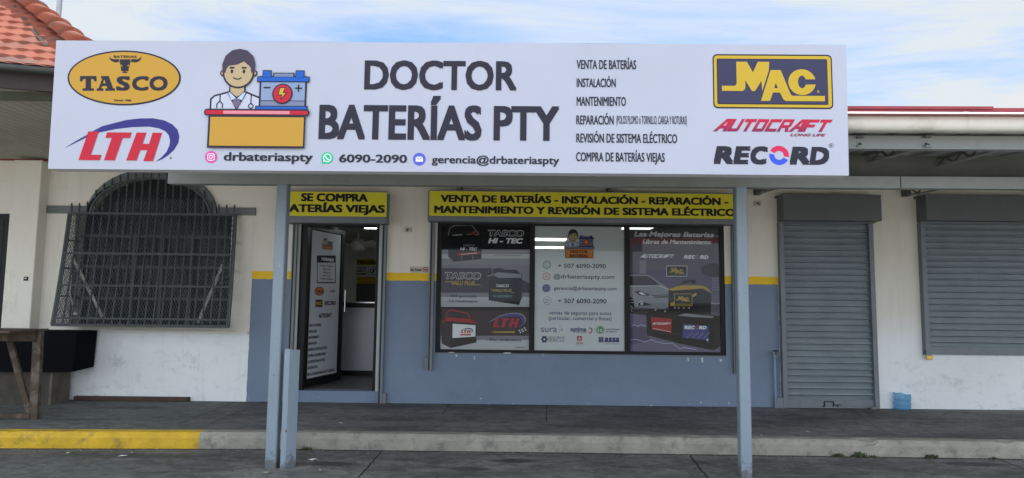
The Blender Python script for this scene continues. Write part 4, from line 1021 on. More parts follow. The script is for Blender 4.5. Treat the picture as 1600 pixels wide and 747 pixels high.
def steel_offcut():
    """angle section standing against the left post"""
    foot = onZ(436.5, 733.5, 0.0); top = Vector((foot.x + 0.005, foot.y + 0.01, 0.0)); zt = WZ(455, 545.5, foot.y)
    t = thing('steel_angle', 'short blue grey angle section standing upright against the left canopy post', 'steel section', (foot.x, foot.y, 0))
    x0 = 0.004; w = 0.046; dx = 0.0
    b = MB(); b.cbox((x0, 0, 0.0), (x0 + w, 0.008, zt), 'post_paint', 0.002); b.build('front_flange', t)
    b = MB()
    b.add([(x0 + w + 0.001, 0.002, 0), (x0 + w + 0.060, 0.075, 0.0), (x0 + w + 0.054, 0.081, 0.0), (x0 + w - 0.006, 0.009, 0), (x0 + w + 0.001, 0.002, zt - 0.004), (x0 + w + 0.060, 0.075, zt - 0.012), (x0 + w + 0.054, 0.081, zt - 0.012), (x0 + w - 0.006, 0.009, zt - 0.004)],
          [(0, 1, 5, 4), (1, 2, 6, 5), (2, 3, 7, 6), (3, 0, 4, 7), (4, 5, 6, 7)], 'post_paint'); b.build('side_flange', t)
steel_offcut()

# ================================================================== corner building on the left with the tiled roof
def corner_building():
    cb = thing('corner_building', 'neighbouring corner building with orange tiled hip roof, deep soffit and cream column', 'building', (WX(40, 500), YW, ZS))
    inv = Matrix.Translation((-WX(40, 500), -YW, -ZS))
    def cp(b, name, parent=cb):
        o = b.build(name, parent)
        if parent is cb: o.matrix_parent_inverse = inv
        return o
    YC = YW - 0.16; zt = 3.10
    b = MB(); b.cbox((WX(11, 380, YC), YC, ZS - 0.02), (WX(56, 380, YC), YW + 0.01, zt), 'painted_wall', 0.012); col = cp(b, 'column')
    ox, oz = WX(41, 435.5, YC), WZ(41, 435.5, YC)
    b = MB(); b.box((ox - 0.024, YC - 0.012, oz - 0.024), (ox + 0.024, YC, oz + 0.024), 'black_frame'); b.box((ox - 0.01, YC - 0.016, oz - 0.004), (ox + 0.012, YC - 0.0125, oz + 0.012), 'white_plastic'); cp(b, 'outlet', col)
    b = MB(); dx, dz = WX(8, 420, YW - 0.03), WZ(5, 334, YW - 0.03); b.box((dx - 1.1, YW - 0.03, ZS), (dx, YW - 0.004, dz), 'black_frame'); b.box((dx - 1.02, YW - 0.034, ZS + 0.05), (dx - 0.06, YW - 0.0305, dz - 0.07), 'dark_inside'); cp(b, 'dark_door')
    # soffit with boards running out from the wall
    b = MB(); ye = 5.62; x0, x1 = -9.5, -3.05; z0 = WZ(30, 244.5, YC - 0.0)
    vs, fs = [], []; k = 0; x = x0
    while x < x1:
        for dx_, dz_ in ((0, 0), (0.085, 0), (0.089, 0.008), (0.096, 0.008)): vs += [(x + dx_, YW + 0.02, z0 + dz_), (x + dx_, ye, z0 + dz_)]
        x += 0.1
    for i in range(len(vs) // 2 - 1): fs.append((2 * i, 2 * i + 1, 2 * i + 3, 2 * i + 2))
    b.add(vs, fs, 'soffit_board'); cp(b, 'soffit')
    b = MB(); b.box((x0, ye - 0.03, z0 - 0.045), (-3.3, ye, z0 + 0.06), 'soffit_trim'); b.box((x0, ye - 0.11, z0 + 0.03), (-3.32, ye - 0.031, z0 + 0.05), 'soffit_board'); cp(b, 'soffit_edge')
    # roof: eave runs a little inwards to the right, hip at the right-hand corner
    C0 = onY(176, 115, 5.47); E0 = onY(0, 99.5, 5.32); k_ = 0.76
    ax = (C0 - E0); ax.z = 0; ax.normalize(); inn = Vector((-ax.y, ax.x, 0))          # along the eave, and inwards
    za = (C0.z + E0.z) / 2
    def rp(u, v, h=0.0): # u along the eave leftwards from the corner, v up the slope (plan distance)
        p = C0 - ax * u + inn * v
        return Vector((p.x, p.y, za + (E0.z - C0.z) * (u / (C0 - E0).length - 0.5) + k_ * v)) + Vector((inn.x * -k_, inn.y * -k_, 1.0)).normalized() * h
    nu, nv = 260, 190; U, V = 4.2, 3.0; tw, th = 0.135, 0.15
    vs, fs, ids = [], [], {}
    for j in range(nv + 1):
        v = V * j / nv; row = int(v / th); fr = v / th - row
        for i in range(nu + 1):
            u = v + (U - v) * i / nu if False else U * i / nu
            ph = (u + (row % 2) * tw / 2) / tw
            h = 0.016 * (1 - fr) + 0.0045 * math.sin(2 * math.pi * ph) + 0.004 * noise.noise(Vector((math.floor(ph) * 1.7, row * 2.3, 0)))
            ids[i, j] = len(vs); vs.append(rp(u, v, h))
    for j in range(nv):
        for i in range(nu):
            if U * (i + 0.5) / nu > V * (j + 0.5) / nv - 0.02: fs.append((ids[i, j], ids[i, j + 1], ids[i + 1, j + 1], ids[i + 1, j]))
    b = MB(); b.add(vs, fs, 'clay_tile'); rf = cp(b, 'tile_roof')
    # narrow slope beyond the hip
    b = MB(); vs, fs = [], []
    for j in range(nv + 1):
        v = V * j / nv; row = int(v / th); fr = v / th - row
        for i in range(13):
            w = 0.55 * i / 12; p = rp(v, v, 0.028 * (1 - fr)); q = p + inn * w + Vector((0, 0, 0.10 * w)) + Vector((0, 0, 0.012 * math.sin(w / tw * 6.28)))
            vs.append(q)
    for j in range(nv):
        for i in range(12): a = j * 13 + i; fs.append((a, a + 1, a + 14, a + 13))
    b.add(vs, fs, 'clay_tile'); cp(b, 'side_slope', rf)
    # hip cap: overlapping barrel tiles
    b = MB(); t = 0.0; up = Vector((0, 0, 1))
    while t < V - 0.3:
        p, q = rp(t, t, 0.02), rp(t + 0.24, t + 0.24, 0.02); d = (q - p).normalized(); side = d.cross(up).normalized(); nn = side.cross(d)
        vs = []; n = 10
        for c, r, hh in ((p, 0.112, 0.022), (q, 0.094, 0.0)):
            for k in range(n + 1):
                a = math.pi * k / n; vs.append(c + side * (r * math.cos(a)) + nn * (r * 0.85 * math.sin(a) + hh - 0.01))
        o = n + 1; fs = [(k, k + 1, o + k + 1, o + k) for k in range(n)] + [tuple(range(n, -1, -1))]
        b.add(vs, fs, 'clay_tile', True); t += 0.20
    cp(b, 'ridge_cap', rf)
    # dark flashing strip lying on the slope
    b = MB(); pa = onP(74, 77, rp(0, 0), Vector((inn.x * -k_, inn.y * -k_, 1))); pb = onP(8, -4, rp(0, 0), Vector((inn.x * -k_, inn.y * -k_, 1)))
    nn = Vector((inn.x * -k_, inn.y * -k_, 1)).normalized(); b.bar(pa + nn * 0.026, pb + nn * 0.026, 0.032, 0.014, 'flashing', up=nn); cp(b, 'flashing_strip', rf)
    # eave gutter and brown fascia board
    b = MB(); a, c = rp(U, -0.03), rp(-0.25, -0.03); n = 10; vs = []; fs = []; S = 40
    for i in range(S + 1):
        p = a.lerp(c, i / S); p.z += noise.noise(Vector((i * 0.35, 3.0, 0))) * 0.008
        for k in range(n + 1):
            g = math.pi * k / n; vs.append(p - inn * (0.03 - 0.045 * math.cos(g)) + Vector((0, 0, -0.005 - 0.045 * math.sin(g))))
    for i in range(S):
        for k in range(n): q = i * (n + 1) + k; fs.append((q, q + 1, q + n + 2, q + n + 1))
    b.add(vs, fs, 'zinc_dark', True); cp(b, 'eave_gutter')
    b = MB(); a, c = rp(U, 0.02), rp(-0.2, 0.02); a.z -= 0.10; c.z -= 0.10; b.bar(a, c, 0.03, 0.225, 'fascia_brown'); cp(b, 'fascia_board')
    q = onY(93.5, 0, 9.5); 
    pole = thing('roof_pole', 'thin grey metal pole rising behind the tiled roof', 'pole', (q.x, q.y, q.z - 1.2))
    b = MB(); b.tube([(0, 0, 0), (0, 0, 2.6)], 0.035, 'zinc', 8); b.build('shaft', pole)
    b = MB(); b.box((-0.06, -0.06, -0.02), (0.06, 0.06, 0.0), 'zinc'); b.build('base_plate', pole)
mat('soffit_board', (0.42, 0.41, 0.34), 0.7, var=0.1, vscale=3, dirt=((0.16, 0.16, 0.12), 0.4, 2.0))
mat('soffit_trim', (0.085, 0.095, 0.07), 0.7, var=0.15)
mat('zinc_dark', (0.055, 0.065, 0.062), 0.45, metal=0.3, var=0.25, vscale=6)
mat('fascia_brown', (0.022, 0.012, 0.012), 0.7, var=0.2)
mat('flashing', (0.045, 0.016, 0.015), 0.6, var=0.2)
corner_building()

# ================================================================== bulging window grille on the left
def grille():
    ytop, ybot = YW - 0.09, YW - 0.30
    g = thing('window_grille', 'dark bulging iron grille with spikes and expanded mesh over the arched window', 'window grille', (WX(225, 510), ybot, WZ(225, 511, ybot)))
    inv = Matrix.Translation(-g.location)
    def gp_(b, name, parent=g):
        o = b.build(name, parent)
        if parent is g: o.matrix_parent_inverse = inv
        return o
    zb, zt = WZ(225, 509, ybot), WZ(225, 334.5, ytop)
    xl, xr = WX(108, 334, ytop), WX(369, 334, ytop)
    XL, XR = WX(81, 505, ybot), WX(357.5, 505, ybot)
    def yf(z):                                     # bellied profile: bulges more towards the bottom
        f = (zt - z) / (zt - zb); f = max(0, min(1, f)); return ytop + (ybot - ytop) * (0.75 * f + 0.25 * f * f)
    def xf(s, z):
        f = (zt - z) / (zt - zb); a, c = xl + (XL - xl) * f, xr + (XR - xr) * f; return a + (c - a) * s
    def P(s, z, o=0.0): return Vector((xf(s, z), yf(z) + o, z))
    bars = 22; zs = [zb + (zt - zb) * k / 8 for k in range(9)]
    acx, arx = (WX(142, 334, ytop) + WX(328, 334, ytop)) / 2, (WX(328, 334, ytop) - WX(142, 334, ytop)) / 2
    arz = WZ(240, 279.5, ytop) - zt
    for i in range(bars):
        s = 0.012 + 0.976 * i / (bars - 1); b = MB()
        pts = [P(s, z) for z in zs]; x = pts[-1].x
        q = (x - acx) / arx; inside = abs(q) < 0.985
        oc, orx, orz = (WX(139, 321) + WX(341, 321)) / 2, (WX(341, 321) - WX(139, 321)) / 2, WZ(240, 263) - WZ(240, 335); qo = (x - oc) / orx
        tip = zt + max(0.085, orz * math.sqrt(max(0, 1 - qo * qo)) - 0.07)
        pts.append(Vector((x + 0.0, ytop - 0.0, tip)))
        for p, r in zip(pts, pts[1:]): b.bar(p, r, 0.016, 0.016, 'iron', up=(0, 1, 0))
        br = gp_(b, 'bar')
        b = MB(); t = pts[-1]; b.lathe([(0.0, 0.058), (0.008, 0.036), (0.014, 0.018), (0.008, 0.010), (0.012, 0.0), (0.0, -0.004)], 'iron', (t.x, t.y, t.z), 6, False); gp_(b, 'spike', br)
    # a few more spikes standing on the arch
    b = MB()
    for k in range(40 + 1):
        pass
    for z in (zt, WZ(225, 397, yf(WZ(225, 397))), WZ(225, 447, yf(WZ(225, 447))), WZ(225, 498.5, ybot)):
        b = MB(); b.bar(P(0, z, -0.012), P(1, z, -0.012), 0.012, 0.024, 'iron'); gp_(b, 'rail')
    b = MB(); n = 22; pr = None
    for k in range(n + 1):
        a = math.pi * k / n; p = Vector((acx + arx * math.cos(a), ytop - 0.016, zt + arz * math.sin(a)))
        if pr is not None: b.bar(pr, p, 0.02, 0.014, 'iron', up=(0, 1, 0))
        pr = p
    gp_(b, 'arch_rail')
    b = MB()                                        # corner uprights, bottom tray, side returns
    for s in (0, 1):
        pts = [P(s, z) for z in zs]
        for p, r in zip(pts, pts[1:]): b.bar(p, r, 0.024, 0.024, 'iron', up=(0, 1, 0))
        for z in zs[::2]: b.bar(P(s, z), Vector((WX(361, 430) if s else xf(s, z) + 0.10, YW, z)), 0.012, 0.02, 'iron')
    b.bar(P(0, zb), P(1, zb), 0.03, 0.035, 'iron')
    b.face([P(0, zb - 0.01), P(1, zb - 0.01), Vector((WX(361, 500), YW, zb - 0.01)), Vector((XL + 0.1, YW, zb - 0.01))], 'iron')
    gp_(b, 'outer_frame')
    # expanded metal over the belly: diagonal strands, clipped to the sheet
    b = MB(); W = 1.0; m = 62; H = (zt + 0.0 - zb); w0 = (XR - XL)
    step = w0 / m; slope = 1.9                      # strand rises 1.9 per unit across
    def strand(c, sg):
        pts = []
        for j in range(0, 25):
            z = zb + H * j / 24; s = (c + sg * (z - zb) / slope) / w0
            if 0 <= s <= 1: pts.append(P(s, z, -0.02))
        return pts
    for k in range(-40, m + 40):
        for sg in (1, -1):
            pts = strand(k * step, sg)
            if len(pts) > 1:
                for p, r in zip(pts[::3] + ([pts[-1]] if (len(pts) - 1) % 3 else []), (pts[::3] + ([pts[-1]] if (len(pts) - 1) % 3 else []))[1:]): b.bar(p, r, 0.0030, 0.003, 'iron_mesh', up=(0, 1, 0))
    # mesh in the arch
    for k in range(-60, 60):
        for sg in (1, -1):
            pts = []
            for j in range(0, 16):
                z = zt + arz * j / 15; x = acx + k * step + sg * (z - zt) / slope
                if ((x - acx) / arx) ** 2 + ((z - zt) / arz) ** 2 <= 0.98: pts.append(Vector((x, ytop - 0.014, z)))
            if len(pts) > 1: b.bar(pts[0], pts[-1], 0.0030, 0.003, 'iron_mesh', up=(0, 1, 0))
    # left side return
    for k2 in range(-40, 60):
        for sg in (1, -1):
            k = k2 * 0.5
            pts = []
            for j in range(0, 20):
                z = zb + H * j / 19; d = k * 0.04 + sg * (z - zb) / slope; dm = YW - yf(z)
                while d > dm: break
                if 0 <= d <= dm: pts.append(Vector((xf(0, z) + 0.10 * d / dm, yf(z) + d, z)))
            if len(pts) > 1:
                for p, r in zip(pts, pts[1:]): b.bar(p, r, 0.0045, 0.0045, 'iron_mesh', up=(0, 1, 0))
    gp_(b, 'mesh_screen')
    for (pa, qa) in (((113, 401), (160, 495)), ((348, 413.5), (309, 505))):
        b = MB(); p = onY(*pa, YW - 0.10); q = onY(*qa, YW - 0.16); b.bar(p, q, 0.035, 0.008, 'worn_brace', up=(0, 1, 0)); gp_(b, 'brace')
    b = MB(); p = onY(108, 455, YW - 0.12); q = onY(118, 492, YW - 0.18); b.bar(p, q, 0.02, 0.006, 'worn_brace', up=(0, 1, 0)); b.box((q.x - 0.02, q.y - 0.01, q.z), (q.x + 0.02, q.y + 0.01, q.z + 0.03), 'white_plastic'); gp_(b, 'hook_strap')
grille()

# ================================================================== signs
def main_sign():
    yl, yr = 4.68, 4.60
    BL, BR, TL, TR = onY(75, 263.7, yl), onY(1326.5, 274.3, yr), onY(88, 63.5, yl), onY(1322.3, 70, yr)
    ux = (BR - BL).normalized(); uz = ((TL - BL) + (TR - BR))
    A = Art(BL, ux, uz); w = (BR - BL).length; h = (A.loc(88, 63.5)[1] + A.loc(1322.3, 70)[1]) / 2
    w2 = A.loc(1322.3, 70)[0]
    s = thing('shop_sign', 'long white shop sign with a doctor emblem and battery brand logos across the canopy front', 'sign', mw=A.mw)
    ul = A.loc(75, 263.7)[0]; ut = A.loc(88, 63.5)[0]
    b = MB(); e = 0.0; dp = 0.11
    # slightly tapered panel as the photo shows it
    q = [(0, 0), (w, 0), (w2, h), (ut, h)]
    nx = 40; vs = []
    for i in range(nx + 1):
        f = i / nx
        for j in range(9):
            g = j / 8; x0 = q[0][0] + (q[3][0] - q[0][0]) * g; x1 = q[1][0] + (q[2][0] - q[1][0]) * g; x = x0 + (x1 - x0) * f; z = h * g
            vs.append((x, 0.0, z + (noise.noise(Vector((x * 1.4, 2, 0))) * 0.004 if j == 8 else 0)))
    b.add(vs, [(i * 9 + j, (i + 1) * 9 + j, (i + 1) * 9 + j + 1, i * 9 + j + 1) for i in range(nx) for j in range(8)], 'sign_white'); b.build('sign_face', s)
    b = MB()
    for (xa, za), (xb, zb) in zip(q, q[1:] + q[:1]): b.face([(xb, 0.0, zb), (xa, 0.0, za), (xa, dp, za), (xb, dp, zb)], 'sign_side')
    b.face([(x, dp, z) for x, z in q][::-1], 'sign_side'); b.build('sign_box', s)
    for f in (0.08, 0.3, 0.5, 0.7, 0.92):
        b = MB(); b.box((w * f - 0.03, dp + 0.001, 0.1), (w * f + 0.03, dp + 0.05, h - 0.08), 'guide_grey'); b.build('back_bracket', s)
    # battery maker's oval
    A.ell(194.3, 122, 88.6, 43, 'ink', 1, 56); A.ell(194.3, 122, 85.8, 40.4, 'gold', 2, 56)
    c = lambda x, y: (90 + x / 3.829, 70 + y / 3.829); P = lambda L: [c(*p) for p in L]
    def slab(body, x0, x1, boxes): 
        A.text(body, c(x0, 0)[0], c(x1, 0)[0], c(0, 190)[1], c(0, 275)[1], 'ink', 3, 0.032)
        for bx in boxes: A.rect(*c(bx[0], bx[1]), *c(bx[2], bx[3]), 'ink', 3)
    A.poly(P([(138, 188), (234, 188), (236, 220), (222, 220), (218, 206), (202, 206), (202, 262), (220, 262), (220, 276), (152, 276), (152, 262), (170, 262), (170, 206), (154, 206), (150, 220), (136, 220)]), 'ink', 3)
    A.poly([P([(262, 188), (308, 188), (334, 262), (346, 262), (346, 276), (288, 276), (288, 262), (300, 262), (295, 248), (268, 248), (263, 262), (276, 262), (276, 276), (236, 276), (236, 262), (248, 262), (270, 202), (262, 202)]), P([(281, 206), (290, 232), (273, 232)])], 'ink', 3)
    slab('S', 354, 436, [(420, 190, 432, 212), (355, 252, 367, 274)]); slab('C', 448, 546, [(528, 190, 541, 216)]); slab('O', 552, 660, [])
    A.poly(P([(313, 68), (320, 82), (338, 88), (368, 86), (372, 104), (345, 107), (324, 98), (314, 84)]), 'ink', 3)
    A.poly(P([(503, 68), (495, 82), (478, 88), (444, 86), (440, 104), (470, 107), (492, 98), (502, 84)]), 'ink', 3)
    A.poly([P([(374, 88), (438, 88), (435, 120), (428, 135), (426, 155), (416, 170), (392, 170), (382, 155), (381, 135), (376, 120)])], 'ink', 3)
    A.poly(P([(379, 118), (392, 128), (390, 132), (381, 126)]), 'gold', 4); A.poly(P([(433, 118), (420, 128), (422, 132), (431, 126)]), 'gold', 4)
    for x0, x1 in ((386, 398), (411, 422)): A.rect(*c(x0, 160), *c(x1, 164), 'gold', 4)
    A.text('BATERIAS', 178.3, 214, 87.2, 90.8, 'ink', 3, 0.02); A.text('Desde 1986', 179, 205.5, 155.6, 158.6, 'ink', 3, 0.02)
    A.done('oval_logo', s)
    logo_lth(A, 190, 225, 1.0); A.text('®', 265.5, 268.7, 245.5, 248.5, 'ink', 2, 0.01); A.done('swoosh_logo', s)
    emblem(A, 403.4, 153.7, 1.0); A.done('doctor_emblem', s)
    A.text('DOCTOR', 569.6, 807.5, 95.4, 140.8, 'ink', 2, 0.022, fat=0.008); A.text('BATERÍAS PTY', 498.5, 874, 165.2, 219, 'ink', 2, 0.022, fat=0.012)
    A.done('shop_name', s)
    A.text('drbateriaspty', 349.8, 489.3, 238.4, 251.8, 'ink', 2, 0.014, fat=0.016); A.done('contact_text', s); A.text('6090-2090', 530, 636.2, 241.8, 254.2, 'ink', 2, 0.014, fat=0.014); A.done('contact_text', s); A.text('gerencia@drbateriaspty', 674.8, 874, 244, 256, 'ink', 2, 0.014, fat=0.010); A.done('contact_text', s)
    A.ell(330, 245.5, 9.8, 9.6, 'insta', 1); A.rrect(324.3, 239.8, 335.7, 251.2, 3, 'white', 2); A.rrect(325.5, 241, 334.5, 250, 2.2, 'insta', 3); A.ring(330, 245.5, 3.1, 3.1, 1.1, 'white', 4, 16); A.ell(332.7, 242.8, 0.7, 0.7, 'white', 4, 8); A.done('contact_symbol', s)
    A.ell(511.4, 247, 9.5, 9.2, 'whats', 1); A.poly([(502.2, 256.4), (503.4, 250), (508, 255)], 'whats', 1); A.ring(511.6, 246.8, 6.6, 6.6, 1.3, 'white', 2, 20); A.poly([(505, 253.2), (506, 249.5), (508.8, 252.2)], 'white', 2)
    A.line([(508.8, 243.8), (509.4, 246.2), (511.8, 248.8), (514.6, 249.8)], 1.9, 'white', 2); A.done('contact_symbol', s)
    A.ell(655.2, 248.8, 10, 10, 'mail', 1); A.rect(649.6, 245, 660.8, 252.8, 'white', 2); A.line([(649.6, 245.2), (655.2, 249.4), (660.8, 245.2)], 0.9, 'mail', 3)
    A.done('contact_symbol', s)
    for body, x0, x1, yt, yb, bo in (('VENTA DE BATERÍAS', 901, 994, 94.2, 108.2, 0.016), ('INSTALACIÓN', 901, 962, 123, 136.4, 0.016), ('MANTENIMIENTO', 901, 978, 151.6, 165.6, 0.016), ('REPARACIÓN', 900.5, 958.8, 180.8, 194.8, 0.016), ('(POLOS PLOMO ó TORNILLO, CARGA Y ROTURAS)', 963, 1073, 181.5, 194, 0.005), ('REVISIÓN DE SISTEMA ELÉCTRICO', 900.5, 1058, 209.4, 223.4, 0.016), ('COMPRA DE BATERÍAS VIEJAS', 900, 1038.6, 238.6, 252.6, 0.016)):
        A.text(body, x0, x1, yt, yb, 'ink', 2, bo * 0.6, fat=bo); A.done('service_line', s)
    logo_mac(A, 1207, 127.4, 1.0); A.text('R', 1276, 1280, 142, 146, 'mac_gold', 6, 0.01); A.done('gold_logo', s)
    grad_mat('crimson_fade', (0.20, 0.03, 0.09), (0.44, 0.025, 0.06), A.loc(1208, 206)[1], A.loc(1208, 195)[1]); logo_autocraft(A, 1208, 198, 1.0, 'crimson_fade'); A.done('crimson_logo', s)
    logo_record(A, 1208, 245, 1.0); A.ring(1298.7, 227.6, 3.8, 3.4, 0.6, 'ink', 1, 18); A.text('R', 1297.4, 1300.2, 226, 229.3, 'ink', 1, 0.01); A.done('ring_logo', s)
    return s
main_sign()

def banners():
    yb = YW - 0.225
    def board(x0, x1, yt, ybt, label, lines):
        xc = (x0 + x1) / 2
        A = Art(onY(x0, ybt, yb), (1, 0, 0), (0, 0, 1)); W = A.loc(x1, (yt + ybt) / 2)[0]
        z0, z1 = A.loc(xc, ybt)[1], A.loc(xc, yt)[1]
        o = thing('banner', label, 'sign', mw=A.mw, group='yellow sign boards under the canopy')
        b = MB(); b.box((0, 0.0, z0), (W, 0.02, z1), 'banner'); b.build('board', o)
        b = MB()
        for a, c in (((-0.006, -0.003, z0 - 0.012), (W + 0.006, 0.024, z0 - 0.0005)), ((-0.006, -0.003, z1 + 0.0005), (W + 0.006, 0.024, z1 + 0.012))): b.box(a, c, 'guide_grey')
        b.build('edge_strip', o)
        for t in lines: A.text(*t, 'ink_black', 2, 0.030, fat=0.020); A.done('lettering', o)
    board(437.5, 604, 299.8, 338, 'short yellow sign board reading SE COMPRA BATERÍAS VIEJAS above the doorway', [('SE COMPRA', 470.5, 575, 302.5, 315), ('BATERÍAS VIEJAS', 440.5, 601.5, 319.8, 332)])
    board(670.5, 1156, 301, 339.8, 'long yellow sign board listing battery services above the shop window', [('VENTA DE BATERÍAS - INSTALACIÓN - REPARACIÓN -', 688.5, 1137.8, 306.8, 318.4), ('MANTENIMIENTO Y REVISIÓN DE SISTEMA ELÉCTRICO', 678.5, 1149, 324, 335.4)])
banners()

# window posters ----------------------------------------------------
YP = YW + 0.045
def poster_plane(): return Art((0, YP, GZ0), (1, 0, 0), (0, 0, 1))
film_mat('film_white', (0.60, 0.62, 0.63), 0.93, GZ1 - GZ0 - 0.75, GZ1 - GZ0 - 0.35, 0.72)
film_mat('print_header', (0.020, 0.019, 0.022), 0.88)
def poster(px, py, label):
    A = poster_plane(); u, v = A.loc(px, py)
    o = thing('poster', label, 'poster', (u, YP, GZ0 + v), 'posters on the shop window'); o.location = (u, YP, GZ0 + v)
    A.O = Vector((u, YP, GZ0 + v)); A.mw = Matrix.Translation(A.O); return A, o

def cpt(k, x0, y0): return lambda x, y: (x0 + x / k, y0 + y / k)
def poster_left():
    A, o = poster(759, 548, 'left window poster with three dark panels of car batteries')
    c1, c2 = cpt(6.794, 675, 340), cpt(6.494, 675, 445)
    P1 = lambda L: [c1(*p) for p in L]; P2 = lambda L: [c2(*p) for p in L]
    for y0, y1, m in ((348, 390, 'print_dark'), (390, 413.3, 'print_grey'), (413.3, 457.5, 'print_plum'), (457.5, 479.6, 'print_grey'), (479.6, 524.6, 'print_plum'), (524.6, 549, 'print_grey')):
        A.rect(688.5, y0, 830, y1, m, 0.5)
    A.rect(688.5, 404, 830, 413.3, 'print_silver', 0.6); A.rect(688.5, 413.3, 830, 419, 'print_mid', 0.6); A.rect(688.5, 390, 830, 397, 'print_silver', 0.6); A.rect(688.5, 457.5, 830, 464, 'print_mid', 0.6); A.rect(688.5, 524.6, 830, 531, 'print_mid', 0.6)
    A.poly(P1([(760, 500), (1035, 500), (1035, 700), (760, 560)]), 'print_mid', 0.7)
    A.done('backdrop', o)
    # black battery with a red stripe
    A.poly(P1([(172, 195), (210, 180), (500, 178), (527, 205), (525, 440), (228, 470), (172, 412)]), 'print_black', 1); A.poly(P1([(175, 260), (225, 285), (228, 468), (175, 410)]), 'print_dark', 2)
    A.line(P1([(172, 190), (190, 110), (240, 85), (420, 80), (500, 180)]), 1.6, 'print_mid', 2); A.line(P1([(218, 188), (320, 182)]), 0.9, 'print_white', 2); A.line(P1([(370, 180), (430, 176), (490, 184)]), 0.9, 'print_pinkline', 2)
    A.poly(P1([(265, 378), (515, 360), (515, 388), (265, 408)]), 'print_red', 3); A.line(P1([(310, 392), (480, 376)]), 0.9, 'print_white', 4)
    A.poly(P1([(425, 160), (440, 140), (455, 160), (455, 180), (425, 180)]), 'print_red', 3)
    for x in (310, 430): A.rect(*c1(x, 405), *c1(x + 8, 450), 'print_mid', 2)
    A.text('TASCO', *[c1(x, 0)[0] for x in (332, 455)], c1(0, 286)[1], c1(0, 308)[1], 'print_silver', 3, 0.02, 0.3); A.text('HI - TEC', *[c1(x, 0)[0] for x in (298, 482)], c1(0, 318)[1], c1(0, 350)[1], 'print_white', 3, 0.03, 0.3)
    A.done('black_battery', o)
    # grey topped battery
    A.poly(P2([(575, -110), (600, -160), (860, -150), (915, -90), (912, 130), (885, 205), (575, 158)]), 'print_black', 1); A.poly(P2([(860, -150), (915, -95), (912, 128), (885, 205)]), 'print_dark', 2)
    A.poly(P1([(640, 605), (700, 580), (945, 600), (950, 640), (700, 640)]), 'print_silver', 3); A.line(P1([(640, 610), (640, 545), (680, 530), (930, 545), (950, 610)]), 1.4, 'print_mid', 3); A.line(P1([(590, 622), (660, 605)]), 1.0, 'print_grey', 3)
    A.text('TASCO', *[c2(x, 0)[0] for x in (650, 780)], c2(0, -3)[1], c2(0, 24)[1], 'print_white', 4, 0.02, 0.25); A.text('VALU PLUS', *[c2(x, 0)[0] for x in (620, 810)], c2(0, 44)[1], c2(0, 72)[1], 'print_gold', 4, 0.03, 0.25); A.text('FULL MANTENIMIENTO', *[c2(x, 0)[0] for x in (620, 812)], c2(0, 105)[1], c2(0, 128)[1], 'print_teal', 4, 0.02)
    A.line(P2([(600, 40), (625, 70)]), 0.8, 'print_gold', 4); A.line(P2([(800, 78), (835, 82)]), 0.8, 'print_gold', 4)
    A.done('grey_topped_battery', o)
    # battery with a red lid and a white label
    A.poly(P2([(98, 385), (150, 335), (390, 350), (448, 380), (452, 585), (190, 642), (98, 595)]), 'print_dark', 1); A.poly(P2([(98, 385), (200, 400), (190, 640), (98, 595)]), 'print_plum', 2)
    A.poly(P2([(105, 378), (148, 328), (388, 348), (450, 380), (448, 392), (205, 372), (128, 372), (120, 395)]), 'print_red', 3); A.line(P2([(140, 340), (155, 275), (200, 255), (365, 290), (392, 355)]), 1.9, 'print_red', 3)
    A.poly(P2([(210, 395), (442, 410), (440, 525), (207, 540)]), 'print_white', 3); A.rect(*c2(287, 500), *c2(395, 514), 'print_red', 4)
    logo_lth(A, *c2(345, 470), 0.122, 'red', 'navy', 4); A.done('red_lidded_battery', o)
    A.text('TASCO', *[c1(x, 0)[0] for x in (592, 978)], c1(0, 132)[1], c1(0, 200)[1], 'print_grey', 1, 0.055, 0.12); A.text('TASCO', *[c1(x, 0)[0] for x in (600, 970)], c1(0, 140)[1], c1(0, 193)[1], 'print_black', 2, 0.012, 0.12)
    A.text('HI - TEC', *[c1(x, 0)[0] for x in (597, 966)], c1(0, 218)[1], c1(0, 275)[1], 'print_white', 2, 0.045, 0.22)
    A.text('- Libre de mantenimiento', *[c1(x, 0)[0] for x in (640, 945)], c1(0, 390)[1], c1(0, 408)[1], 'print_mid', 2, 0.02)
    A.text('TASCO', *[c1(x, 0)[0] for x in (135, 522)], c1(0, 580)[1], c1(0, 656)[1], 'print_grey', 1, 0.055, 0.12); A.text('TASCO', *[c1(x, 0)[0] for x in (143, 514)], c1(0, 588)[1], c1(0, 648)[1], 'print_plum', 2, 0.012, 0.12)
    A.text('VALU PLUS', *[c1(x, 0)[0] for x in (205, 455)], c1(0, 672)[1], c1(0, 718)[1], 'print_gold', 2, 0.03, 0.15); A.line(P1([(140, 682), (205, 682)]), 1.2, 'print_gold', 2); A.line(P1([(455, 714), (515, 714)]), 1.2, 'print_gold', 2)
    A.text('- 100% garantizada', *[c2(x, 0)[0] for x in (150, 455)], c2(0, 102)[1], c2(0, 128)[1], 'print_plum', 2, 0.02); A.text('- Full mantenimiento', *[c2(x, 0)[0] for x in (150, 462)], c2(0, 152)[1], c2(0, 178)[1], 'print_plum', 2, 0.02)
    logo_lth(A, *c2(758, 372), 0.335, None, 'print_silver', 1); A.anchor(*c2(758, 373), 0.32, (190, 225)); A.free()
    logo_lth(A, *c2(755, 378), 0.325, 'red', 'print_blue', 2)
    A.poly(P2([(585, 478), (640, 472), (840, 470), (838, 488), (640, 486)]), 'print_gold', 2)
